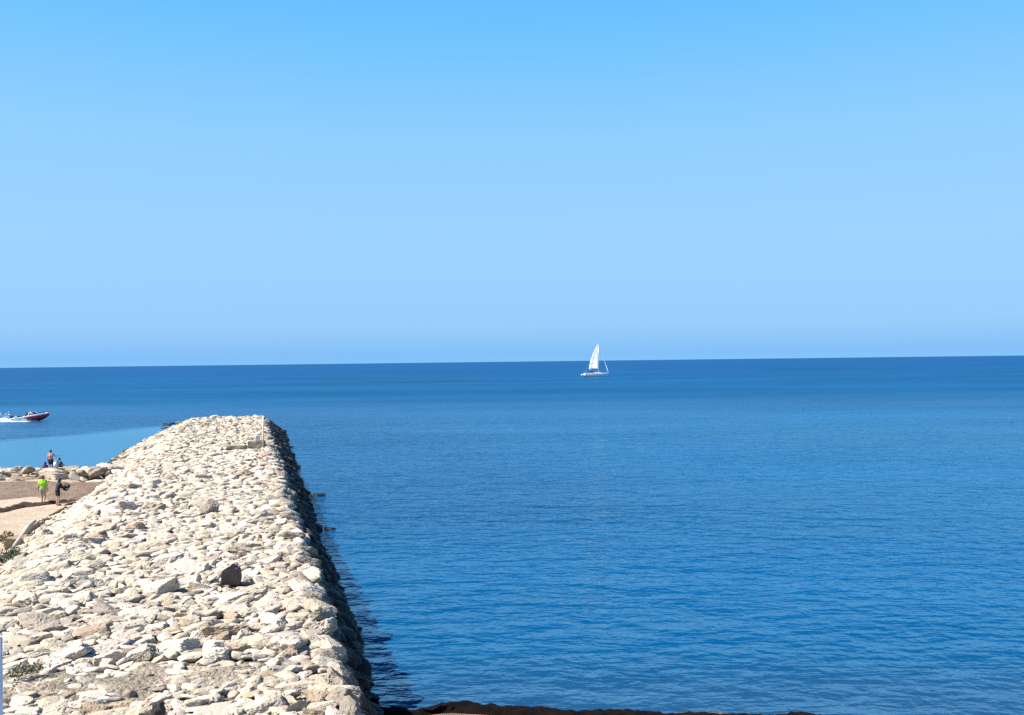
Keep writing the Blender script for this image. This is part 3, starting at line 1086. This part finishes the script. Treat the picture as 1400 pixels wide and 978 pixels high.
p = atY(69.5, 646, 71.4)
person(p, R(0), 1.74, 'bare-backed person in dark shorts standing on the side groyne facing the sea',
       dict(elR=(.33, .12, 1.24), wrR=(.42, .36, 1.27), kneeL=(-.10, .03, .5)), [('shorts', (0.012, 0.014, 0.035))], skin=(0.42, 0.20, 0.17))
SIT = dict(hipL=(-.09, 0, .12), hipR=(.09, 0, .12), kneeL=(-.13, .40, .34), kneeR=(.13, .40, .34), ankL=(-.11, .52, -.02), ankR=(.11, .52, -.02),
           toeL=(-.12, .68, -.06), toeR=(.12, .68, -.06), pel=(0, 0, .16), waist=(0, -.01, .32), chest=(0, .03, .50), shL=(-.17, .06, .64), shR=(.17, .06, .64),
           elL=(-.24, .16, .40), elR=(.24, .16, .40), wrL=(-.14, .38, .40), wrR=(.14, .38, .40), neck=(0, .07, .71), head=(0, .10, .85))
p = atY(80.5, 643, 71.4)
person(p, R(-14), 1.72, 'seated person in a dark blue top beside the standing bather on the groyne', SIT,
       [('t_shirt', (0.02, 0.05, 0.13)), ('shorts', (0.03, 0.03, 0.05))], hair=(0.02, 0.02, 0.03))
p = atY(61.5, 648, 71.6)
person(p, R(12), 1.65, 'seated person behind the groyne crest, only dark head and shoulders showing', SIT,
       [('top', (0.10, 0.02, 0.04)), ('shorts', (0.02, 0.02, 0.04))], hair=(0.012, 0.012, 0.03), long_hair=True)
# pale towel bag beside the seated person
p = atY(76.2, 638, 71.0)
tb = empty('beach_bag', p + Vector((0, 0, -0.05)), R(10))
bm = bmesh.new(); add_box(bm, (0, 0, .2), (.3, .18, .42), bevel=.06); from_bm('sack', bm, M_LIME, tb, True)
bm = bmesh.new(); add_tube(bm, [(-.1, 0, .38), (-.08, 0, .56), (.08, 0, .56), (.1, 0, .38)], .015); from_bm('handle', bm, M_LIME, tb, True)
tag(tb, 'whitish beach bag between the standing bather and the seated person', 'bag')


# ---------------------------------------------------------------- speedboat
def lerp(a, b, t): return a + (b - a) * t


pc = at(43.5, 576, 0.0)
boat = empty('speedboat', pc + Vector((0, 0, 0.02)), R(-3))
boat.rotation_euler = (0, R(-5.5), R(-3))
tag(boat, 'small red and white speedboat racing right with its bow raised above foam', 'boat')
LB = 6.2
st_ = []
N = 22
for i in range(N + 1):
    t = i / N
    x = -LB / 2 + LB * t
    f = max(0, (t - .42) / .58)
    bs = 1.12 * (1 - f ** 2.3) + .02
    bc = .92 * (1 - f ** 1.6) + .01
    kz = -.12 + .78 * max(0, (t - .62) / .38) ** 2.2
    cz = .16 + .52 * f ** 1.7
    sz = .70 + .22 * t + .12 * t * t
    cz = min(cz, sz - .08); kz = min(kz, cz - .02)
    st_.append((x, [(0, kz), (bc, cz), (lerp(bc, bs, .45), lerp(cz, sz, .42)), (lerp(bc, bs, .88), lerp(cz, sz, .80)), (bs, sz)]))
hull_mesh('hull', LB, st_, [M_WHITE, M_RED, M_NAVY], lambda x, j: 0 if j == 3 else (2 if j == 0 and x > 0.2 else 0) if j == 0 else (1 if x > -0.15 - .4 * j + .4 else 0), boat)  # navy slot paints the shade under the bow
bm = bmesh.new()
add_tube(bm, [(x, s_[-1][0] + .02, s_[-1][1] + .02) for x, s_ in st_], .045); add_tube(bm, [(x, -s_[-1][0] - .02, s_[-1][1] + .02) for x, s_ in st_], .045)
from_bm('gunwale', bm, M_WHITE, boat, True)
deck_mesh('foredeck', [(x, s_[-1][0] * .97, s_[-1][1] - .02) for x, s_ in st_ if x > .35], M_WHITE, boat, .08)
deck_mesh('cockpit_floor', [(x, s_[1][0] * .95, .22) for x, s_ in st_ if x < .5], M_GREY, boat, 0)
bm = bmesh.new()
for sg in (-1, 1):
    add_tube(bm, [(.95, .72 * sg, .98), (.35, .80 * sg, 1.48)], .03); add_tube(bm, [(.95, .72 * sg, .98), (1.15, 0, .98)], .025)
add_tube(bm, [(.35, .80, 1.48), (.62, 0, 1.50), (.35, -.80, 1.48)], .03)
ws = from_bm('windscreen', bm, M_WHITE, boat, True)
bm = bmesh.new()
for sg in (-1, 1):
    q = [bm.verts.new(v) for v in ((.96, .70 * sg, 1.0), (1.15, 0, 1.0), (.63, 0, 1.47), (.36, .78 * sg, 1.46))]
    bm.faces.new(q)
o = from_bm('pane', bm, M_GLASS, ws); o.modifiers.new('t', 'SOLIDIFY').thickness = .01
bm = bmesh.new(); add_box(bm, (.30, -.42, .62), (.45, .55, .75), bevel=.06); from_bm('console', bm, M_WHITE, boat)
bm = bmesh.new()
bmesh.ops.create_cone(bm, cap_ends=False, segments=20, radius1=.17, radius2=.17, depth=.03, matrix=Matrix.Translation((.03, -.42, 1.02)) @ Matrix.Rotation(R(70), 4, 'Y'))
from_bm('steering_wheel', bm, M_BLACK, boat).modifiers.new('t', 'SOLIDIFY').thickness = .02
for sx, sy in ((-.65, -.42), (-.65, .42), (-1.8, 0)):
    bm = bmesh.new(); w = .5 if sx > -1 else 1.5
    add_box(bm, (sx, sy, .48), (.5, w, .42), bevel=.05); add_box(bm, (sx - .24, sy, .82), (.12, w, .45), bevel=.04)
    from_bm('seat', bm, M_WHITE if sx > -1 else M_NAVY, boat)
bm = bmesh.new()
add_box(bm, (-3.38, 0, .95), (.52, .36, .48), bevel=.1); add_box(bm, (-3.42, 0, .40), (.24, .16, .8), bevel=.05); add_box(bm, (-3.36, 0, -.12), (.5, .12, .22), bevel=.05)
mo = from_bm('outboard_motor', bm, M_BLACK, boat)
bm = bmesh.new()
for a in range(3):
    add_box(bm, Vector((-3.66, .12 * math.cos(a * 2.09), -.12 + .12 * math.sin(a * 2.09))), (.03, .1, .2), Matrix.Rotation(a * 2.09, 3, 'X') @ Matrix.Rotation(.5, 3, 'Z'))
from_bm('propeller', bm, M_ALU, mo)
bm = bmesh.new()
rail = [(x, s_[-1][0] * .85, s_[-1][1] + .30) for x, s_ in st_ if x > 1.0]
railr = [(x, -y, z) for x, y, z in rail]
add_tube(bm, rail + railr[::-1], .018)
for q in rail[::2] + railr[::2]: add_tube(bm, [(q[0], q[1], q[2] - .32), q], .014)
from_bm('bow_rail', bm, M_NAVY, boat, True)
bm = bmesh.new(); add_box(bm, (2.72, 0, 1.12), (.42, .3, .16), bevel=.05); from_bm('bow_roller', bm, M_WHITE, boat)
SITB = dict(SIT)
SEATM = boat.matrix_basis.copy()
bpy.context.view_layer.update()
BM_ = boat.matrix_world


def on_boat(v): return BM_ @ Vector(v)


SB = {k: (v[0], v[1] * (.85 if k[:3] in ('kne', 'ank', 'toe') else 1), v[2] if k[:3] not in ('kne', 'ank', 'toe') else {'kne': .14, 'ank': -.28, 'toe': -.33}[k[:3]]) for k, v in SIT.items()}
person(on_boat((-.62, -.42, .69)), R(-93), 1.75, 'person in a dark blue top sitting at the wheel of the speedboat', SB,
       [('t_shirt', (0.015, 0.03, 0.12)), ('shorts', (0.03, 0.03, 0.05))])
person(on_boat((-.62, .42, .72)), R(-93), 1.72, 'person in pale clothes sitting beside the wheel of the speedboat', {**SB},
       [('t_shirt', (0.55, 0.60, 0.68)), ('shorts', (0.4, 0.4, 0.42))], hair=(0.30, 0.25, 0.2))

# foam thrown up by the speedboat
gf = random.Random(5)
bm = bmesh.new()
vs, fs = [], []
nx_, ny_ = 150, 30
for i in range(nx_ + 1):
    x = -22 + 23.2 * i / nx_
    for j in range(ny_ + 1):
        v = j / ny_ * 2 - 1
        wd = (1.35 if x > -3.2 else 1.35 + .06 * (-3.2 - x)) * (1 if x < 0 else max(.15, 1 - x / 1.3))
        prof = max(0, 1 - v * v)
        hgt = .34 * prof if x > -3.2 else (.42 + .55 * math.exp(-((x + 7.2) / 2.2) ** 2)) * prof ** .7
        hgt *= .75 + .7 * mnoise.noise((x * .9, v * 1.5, 1)) + .35 * mnoise.noise((x * 3.2, v * 4, 3))
        vs.append((x, v * wd + .15 * mnoise.noise((x, v, 7)), max(-.03, hgt - .02)))
for i in range(nx_):
    for j in range(ny_):
        a = i * (ny_ + 1) + j
        fs.append((a, a + ny_ + 1, a + ny_ + 2, a + 1))
vs = np.array(vs); fs = np.array(fs)
iv, if_ = ICO[2]
allv, allf = [vs], [np.concatenate([fs[:, [0, 1, 2]], fs[:, [0, 2, 3]]])]
o_ = len(vs)
for k in range(520):
    x = gf.uniform(-12, -.2); r = gf.uniform(.02, .085)
    top = .5 if x > -3.2 else .75 + .75 * math.exp(-((x + 7.2) / 2.4) ** 2)
    c = np.array((x, gf.uniform(-1.3, 1.3), abs(gf.gauss(0, .5)) * top + .05))
    allv.append(iv * np.array((r * gf.uniform(1, 2.2), r, r * gf.uniform(.6, 1.1))) + c); allf.append(if_ + o_); o_ += len(iv)
fo = link('foam', np_mesh('foam', np.concatenate(allv), np.concatenate(allf), [M_FOAM], True))
fo.location = (pc.x, pc.y, 0); fo.rotation_euler = (0, 0, R(-3))
tag(fo, 'white foam and spray thrown up behind the red and white speedboat', 'foam', kind='stuff')


# ---------------------------------------------------------------- sailing yacht
pc = at(815.5, 515.0, 0.0)
yacht = empty('sailboat', pc, R(9))
tag(yacht, 'white sailing yacht with raised mainsail far out on the open sea', 'sailboat')
LY = 14.6; st_ = []
N = 26
for i in range(N + 1):
    t = i / N
    x = -LY / 2 + LY * t
    bs = 2.1 * (1 - max(0, (t - .40) / .60) ** 2.2) * (1 - .28 * max(0, (.40 - t) / .40) ** 2) + .02
    kz = -.55 + .65 * max(0, (.3 - t) / .3) ** 1.5 + .75 * max(0, (t - .75) / .25) ** 2
    sz = 1.62 + .36 * t * t
    st_.append((x, [(0, kz)] + [(bs * math.sin(a * math.pi / 2) ** .75, lerp(kz, sz, 1 - math.cos(a * math.pi / 2) if a < 1 else 1)) for a in (.35, .6, .8, .92, 1)]))
hull_mesh('hull', LY, st_, [M_WHITE, M_NAVY], lambda x, j: 1 if j == 0 else 0, yacht)
bm = bmesh.new()
for sg in (-1, 1): add_tube(bm, [(x, (s_[-1][0] + .01) * sg, s_[-1][1] - .28) for x, s_ in st_], .05, 6)
from_bm('hull_stripe', bm, M_NAVY, yacht, True)
dk = deck_mesh('deck', [(x, s_[-1][0] * .985, s_[-1][1] - .04) for x, s_ in st_ if x > -7.25], M_WHITE, yacht, .1)
bm = bmesh.new()
G = [(-2.4, 1.25, 2.25), (-1.2, 1.3, 2.35), (1.2, 1.15, 2.3), (2.6, .85, 2.1), (3.6, .5, 1.78)]
rows = []
for x, y, z in G:
    rows.append([bm.verts.new(v) for v in ((x, -y, 1.45), (x, -y * .9, z - .12), (x, -y * .7, z), (x, y * .7, z), (x, y * .9, z - .12), (x, y, 1.45))])
for a, b in zip(rows, rows[1:]):
    for k in range(5): bm.faces.new((a[k], b[k], b[k + 1], a[k + 1]))
bm.faces.new(rows[0]); bm.faces.new(rows[-1][::-1])
cb = from_bm('cabin', bm, M_WHITE, yacht)
for sg in (-1, 1):
    bm = bmesh.new()
    q = [bm.verts.new(v) for v in ((-1.9, 1.26 * sg, 1.75), (1.2, 1.13 * sg, 1.75), (2.2, .93 * sg, 1.78), (1.0, 1.10 * sg, 2.02), (-1.9, 1.20 * sg, 2.08))]
    bm.faces.new(q)
    o = from_bm('window', bm, M_BLACK, cb); o.modifiers.new('t', 'SOLIDIFY').thickness = .03; o.location = (0, .04 * sg, 0)
# cockpit: spray hood and bimini in dark canvas, dark coamings
bm = bmesh.new()
rows = []
for x, z in ((-1.9, 2.25), (-2.1, 2.95), (-2.7, 3.25), (-3.5, 3.2)):
    rows.append([bm.verts.new((x, 1.35 * math.sin(a), 2.15 + (z - 2.15) * max(0, math.cos(a)) ** .4)) for a in (-1.5, -1, -.5, 0, .5, 1, 1.5)])
for a, b in zip(rows, rows[1:]):
    for k in range(6): bm.faces.new((a[k], b[k], b[k + 1], a[k + 1]))
o = from_bm('spray_hood', bm, M_NAVY, yacht); o.modifiers.new('t', 'SOLIDIFY').thickness = .04
bm = bmesh.new()
rows = [[bm.verts.new((x, y, 3.5 - .12 * (y / 1.3) ** 2 - .03 * (x + 4.8) ** 2)) for y in (-1.35, -.7, 0, .7, 1.35)] for x in (-6.2, -5.4, -4.6, -3.7)]
for a, b in zip(rows, rows[1:]):
    for k in range(4): bm.faces.new((a[k], b[k], b[k + 1], a[k + 1]))
bi = from_bm('bimini', bm, M_NAVY, yacht); bi.modifiers.new('t', 'SOLIDIFY').thickness = .05
bm = bmesh.new()
for x in (-6.1, -3.8):
    for sg in (-1, 1): add_tube(bm, [(x, 1.32 * sg, 1.45), (x, 1.32 * sg, 3.38)], .03, 6)
from_bm('bimini_frame', bm, M_ALU, bi)
bm = bmesh.new()
for sg in (-1, 1): add_box(bm, (-4.5, 1.35 * sg, 1.75), (4.2, .3, .7), bevel=.08)
add_box(bm, (-4.6, 0, 1.75), (.35, .4, 1.1), bevel=.05)
from_bm('cockpit_coaming', bm, M_GREY, yacht)
MX = 1.3
bm = bmesh.new(); add_tube(bm, [(MX, 0, 2.2), (MX, 0, 10), (MX - .05, 0, 18.7)], [.13, .12, .09], 10)
ma = from_bm('mast', bm, M_ALU, yacht, True)
for z, w in ((7.4, 1.0), (12.2, .75)):
    bm = bmesh.new(); add_tube(bm, [(MX - .2, -w, z), (MX, 0, z + .05), (MX - .2, w, z)], .04, 6); from_bm('spreader', bm, M_ALU, ma, True)
bm = bmesh.new(); add_tube(bm, [(MX - .1, 0, 3.75), (-3.75, 1.5, 3.85)], .10, 8); bo = from_bm('boom', bm, M_ALU, yacht, True)
bm = bmesh.new(); add_tube(bm, [(MX - .35, 0, 3.95), (-1.3, .75, 3.98), (-3.5, 1.42, 4.02)], [.24, .2, .13], 8); from_bm('sail_cover', bm, M_NAVY, bo, True)
# mainsail with camber
bm = bmesh.new()
nz, nc = 22, 10
rows = []
for i in range(nz + 1):
    t = i / nz
    z = 4.15 + (18.4 - 4.15) * t
    chord = 4.95 * (1 - t) ** .92 + .12 + .6 * math.sin(math.pi * t)
    rows.append([bm.verts.new((MX - .16 - chord * q, .09 * 4 * q * (1 - q) * (1 - .5 * t) * chord / 3 + .30 * chord * q * (1 - .3 * t), z + .25 * q * (1 - t) * 0)) for q in [k / nc for k in range(nc + 1)]])
for a, b in zip(rows, rows[1:]):
    for k in range(nc): bm.faces.new((a[k], a[k + 1], b[k + 1], b[k])).smooth = True
ms = from_bm('mainsail', bm, M_SAIL, yacht); ms.modifiers.new('t', 'SOLIDIFY').thickness = .02
for i in (5, 10, 15):
    bm = bmesh.new()
    t = i / nz; z = 4.15 + 14.25 * t; chord = 4.95 * (1 - t) ** .92 + .12 + .6 * math.sin(math.pi * t)
    add_tube(bm, [(MX - .16 - chord * q, .09 * 4 * q * (1 - q) * (1 - .5 * t) * chord / 3 + .30 * chord * q * (1 - .3 * t) - .02, z) for q in [k / nc for k in range(nc + 1)]], .025, 6)
    from_bm('batten', bm, M_GREY, ms)
bm = bmesh.new()
FS0, FS1 = Vector((7.1, 0, 2.1)), Vector((MX + .05, 0, 18.3))
add_tube(bm, [FS0.lerp(FS1, t) for t in (.02, .08, .16, .25, .4, .6, .8, .95)], [.10, .22, .27, .20, .13, .09, .06, .04], 10)
from_bm('furled_jib', bm, M_JIB, yacht, True)
for nm, a, b in (('forestay', FS0 - Vector((0, 0, .35)), FS1 + Vector((0, 0, .2))), ('backstay', Vector((-7.0, 0, 1.5)), Vector((MX - .1, 0, 18.6))),
                 ('shroud', Vector((MX - .3, -1.9, 1.6)), Vector((MX, 0, 15.8))), ('shroud', Vector((MX - .3, 1.9, 1.6)), Vector((MX, 0, 15.8)))):
    bm = bmesh.new(); add_tube(bm, [a, b], .022, 6); from_bm(nm, bm, M_ALU, yacht)
for sg in (-1, 1):
    bm = bmesh.new()
    pts = [(x, s_[-1][0] * .93 * sg, s_[-1][1] + .62) for x, s_ in st_ if x > -7.1]
    add_tube(bm, pts, .018, 5)
    for q in pts[::3]: add_tube(bm, [(q[0], q[1], q[2] - .66), q], .018, 5)
    from_bm('guard_rail', bm, M_ALU, yacht)
bm = bmesh.new(); add_box(bm, (-7.5, 0, .35), (.7, 2.2, .12), bevel=.04); from_bm('swim_platform', bm, M_WHITE, yacht)
bm = bmesh.new(); add_box(bm, (.2, 0, -1.4), (2.6, .25, 1.9), bevel=.08); from_bm('keel', bm, M_NAVY, yacht)
# tender hanging across the stern
bpy.context.view_layer.update()
td = empty('dinghy', yacht.matrix_world @ Vector((-8.1, 0, 1.05)), R(9 + 90))
tag(td, 'pale inflatable dinghy slung behind the stern of the sailing yacht', 'dinghy')
bm = bmesh.new()
add_tube(bm, [(-1.3, -.5, 0), (.6, -.5, 0), (1.15, -.3, .08), (1.4, 0, .14), (1.15, .3, .08), (.6, .5, 0), (-1.3, .5, 0)], .2, 10)
from_bm('tube', bm, M_JIB, td, True)
bm = bmesh.new(); add_box(bm, (-.1, 0, -.1), (2.3, .8, .08), bevel=.03); add_box(bm, (-1.2, 0, .02), (.08, .8, .3), bevel=.02); from_bm('floor', bm, M_GREY, td)

# ---------------------------------------------------------------- things on the breakwater
pl = empty('pole', (P_POLE.x, P_POLE.y, P_POLE.z - 0.15), 0)
bm = bmesh.new(); add_tube(bm, [(0, 0, -.3), (.01, 0, 1.4), (.0, .01, 2.75)], [.07, .06, .055], 10); from_bm('shaft', bm, M_POLE, pl, True)
bm = bmesh.new(); bmesh.ops.create_cone(bm, cap_ends=True, segments=12, radius1=.22, radius2=.12, depth=.22, matrix=Matrix.Translation((0, 0, .1))); from_bm('footing', bm, M_CONC, pl)
tag(pl, 'thin bleached upright pole near the far end of the breakwater', 'pole')


def concrete(name, loc, size, rz, label, mat, cat):
    bm = bmesh.new()
    add_box(bm, (0, 0, size[2] / 2), size, bevel=.04)
    bmesh.ops.subdivide_edges(bm, edges=bm.edges[:], cuts=3, use_grid_fill=True)
    for v in bm.verts: v.co += Vector((mnoise.noise(v.co * 3), mnoise.noise(v.co * 3 + Vector((9, 0, 0))), mnoise.noise(v.co * 3 + Vector((0, 9, 0))))) * .045
    o = from_bm(name, bm, mat)
    o.location = loc; o.rotation_euler = (0, 0, rz)
    return tag(o, label, cat)


concrete('concrete_block', P_BLOCK + Vector((.05, .3, -.15)), (1.35, .8, .62), R(3), 'low brown concrete block beside the upright pole on the breakwater', M_CONC, 'block')
concrete('concrete_slab', P_SLAB + Vector((0, .3, -.12)), (1.5, .9, .34), R(6), 'flat weathered concrete slab left of the low block and pole', M_CONC, 'slab')
concrete('marker_stone', P_BLOCK + Vector((.10, .35, .45)), (.38, .34, .46), R(15), 'bright white marker stone standing on the low concrete block', M_LIME, 'stone')


def lone_stone(name, loc, dims, rz, mat, label, pr, cat='boulder', tilt=(0, 0)):
    v, f = stone_verts(PROTO[pr]['shape'], pr + 50, 4)
    me = np_mesh(name, v, f, [mat], True)
    try: me.set_sharp_from_angle(angle=R(35))
    except Exception: pass
    o = link(name, me)
    o.location = loc; o.rotation_euler = (tilt[0], tilt[1], rz); o.scale = dims
    return tag(o, label, cat)


bm = bmesh.new()
f = bm.faces.new([bm.verts.new((x, -.25, z)) for x, z in ((-.31, -.1), (.02, -.1), (.32, -.05), (.33, .14), (.27, .48), (.07, .66), (-.24, .42), (-.34, .2))])
r_ = bmesh.ops.extrude_face_region(bm, geom=[f])
for v in r_['geom']:
    if isinstance(v, bmesh.types.BMVert): v.co += Vector((.06, .5, -.06))
bmesh.ops.bevel(bm, geom=bm.edges[:], offset=.025, segments=2, affect='EDGES')
bmesh.ops.scale(bm, vec=(.9, .9, .92), verts=bm.verts)
bmesh.ops.triangulate(bm, faces=bm.faces[:]); bmesh.ops.subdivide_edges(bm, edges=bm.edges[:], cuts=2)
for v in bm.verts: v.co += Vector([mnoise.noise(v.co * 4 + Vector((k * 9, 0, 0))) for k in range(3)]) * .05
o = from_bm('boulder', bm, M_BROWN); o.location = P_DARK + Vector((0, .15, .0)); o.rotation_euler = (0, 0, R(14))
tag(o, 'dark brown angular boulder standing up among the pale stones', 'boulder')
p = at(85, 771, 1.35); lone_stone('boulder', p + Vector((0, .1, .12)), (.50, .42, .44), R(5), M_BROWN, 'dark brown square stone put for a shadowed gap on the landward slope below the driftwood', 13)  # dark stone added to stand in for a shadowed hole between stones
p = at(141, 739, 1.9); lone_stone('boulder', p + Vector((0, .1, .18)), (.36, .32, .40), R(40), paint('tan_stone', (0.17, 0.12, 0.09), 0.9, 0.2, 5, bump=.02), 'small tan-brown knob of stone farther up the slope than the square one', 14)
p = at(213, 977, 2.4); lone_stone('stone', p + Vector((0, .1, .06)), (.24, .22, .26), 0, M_BLACKSTONE, 'small black rounded stone at the bottom border among pale slabs', 27, 'stone')

# driftwood beam
a, b = at(19, 750, 1.05), at(47, 716, 1.0)
bm = bmesh.new()
add_tube(bm, [a + Vector((0, 0, .05)), a.lerp(b, .3) + Vector((.05, 0, .18)), a.lerp(b, .7) + Vector((0, 0, .2)), b + Vector((0, 0, .12))], [.10, .11, .12, .10], 10)
o = from_bm('driftwood', bm, M_WOOD, None, True)
tag(o, 'grey bleached driftwood beam lying along the edge of the sand', 'driftwood')


# plants: leaves on short twigs
def leaf_material(name, c1, c2):
    m, nt, out = new_mat(name)
    geo = nt.add('ShaderNodeNewGeometry')
    b = nt.add('ShaderNodeBsdfPrincipled')
    nt.link(nt.mix(geo.outputs['Random Per Island'], c4(c1), c4(c2)), b.inputs['Base Color'])
    b.inputs['Roughness'].default_value = 0.7
    nt.link(b.outputs[0], out.inputs[0])
    return m


M_LEAF = leaf_material('grey_green_leaf', (0.035, 0.055, 0.022), (0.14, 0.16, 0.085))
M_DRY = leaf_material('dry_blade', (0.22, 0.16, 0.08), (0.34, 0.27, 0.15))
M_MOSS = leaf_material('low_green_blade', (0.12, 0.11, 0.055), (0.24, 0.215, 0.13))


def shrub(loc, rad, hgt, n, mat, label, seed, leaf=.06, name='shrub', cat='shrub', up=.5):
    gq = random.Random(seed)
    root = empty(name, loc, gq.uniform(0, 6))
    tag(root, label, cat)
    bm, bt = bmesh.new(), bmesh.new()
    tw = []
    for k in range(14):
        a = gq.uniform(0, 6.28); r = rad * gq.uniform(.2, 1); h = hgt * gq.uniform(.45, 1.05) * (1 - .4 * (r / rad) ** 2)
        tip = Vector((r * math.cos(a), r * math.sin(a), h)); mid = Vector((tip.x * .35, tip.y * .35, h * .5))
        add_tube(bt, [(0, 0, -.05), mid, tip], [.014, .01, .005], 5); tw.append((mid, tip))
    for k in range(n):
        m_, t_ = gq.choice(tw)
        c = m_.lerp(t_, gq.uniform(-.2, 1.1)) + Vector((gq.gauss(0, .16), gq.gauss(0, .16), gq.gauss(0, .12))) * rad * .8
        c.z = max(.02, c.z)
        d = Vector((gq.gauss(0, 1), gq.gauss(0, 1), gq.gauss(up, .7))).normalized(); w = d.orthogonal().normalized()
        w.rotate(Matrix.Rotation(gq.uniform(0, 6.28), 3, d))
        L_ = leaf * gq.uniform(.6, 1.5)
        q = [c, c + d * L_ * .5 + w * L_ * .22, c + d * L_, c + d * L_ * .5 - w * L_ * .22]
        bm.faces.new([bm.verts.new(x) for x in q])
    me = bpy.data.meshes.new('foliage'); bm.to_mesh(me); bm.free(); me.materials.append(mat); link('foliage', me, root)
    from_bm('stem', bt, M_WOOD, root, True)
    return root


p = at(9, 772, 1.0); shrub(p, .75, .75, 1500, M_LEAF, 'grey-green shrub growing between stones at the left border of the beach', 3, .09)
p = at(30, 784, 1.15); shrub(p, .45, .35, 500, M_LEAF, 'small low shrub just right of the larger grey-green shrub', 4, .08)
p = at(14, 746, .85); shrub(p, .5, .5, 500, M_DRY, 'tuft of dry straw-coloured grass at the corner of the sand', 5, .16, 'grass_tuft', 'grass', 1.6)
p = at(36, 918, 2.25); shrub(p, .45, .08, 420, M_MOSS, 'flat yellow-green weed patch in the gritty ground near the grey post', 6, .07, 'weed', 'weed', .6)

# grey post at the left border
P_POST = Vector((-7.34, 13.0, 2.0))
po = empty('post', P_POST, 0)
bm = bmesh.new(); add_tube(bm, [(0, 0, -.1), (0, 0, 3.17)], .05, 20); from_bm('shaft', bm, M_STEEL, po, True)
bm = bmesh.new(); bmesh.ops.create_uvsphere(bm, u_segments=20, v_segments=8, radius=.052, matrix=Matrix.Translation((0, 0, 3.17)) @ Matrix.Diagonal((1, 1, .4, 1))); from_bm('cap', bm, M_STEEL, po, True)
bm = bmesh.new(); add_box(bm, (0, 0, .06), (.24, .24, .03), bevel=.008); from_bm('base_plate', bm, M_STEEL, po)
tag(po, 'pale grey metal post standing at the left border of the picture', 'post')


vs_ = scene.view_settings
vs_.view_transform = 'Standard'; vs_.look = 'None'; vs_.gamma = 1.0; vs_.exposure = EV; vs_.use_curve_mapping = False
scene.render.engine = 'CYCLES'
scene.cycles.max_bounces = 6
scene.cycles.sample_clamp_indirect = 2.0
scene.cycles.use_denoising = False
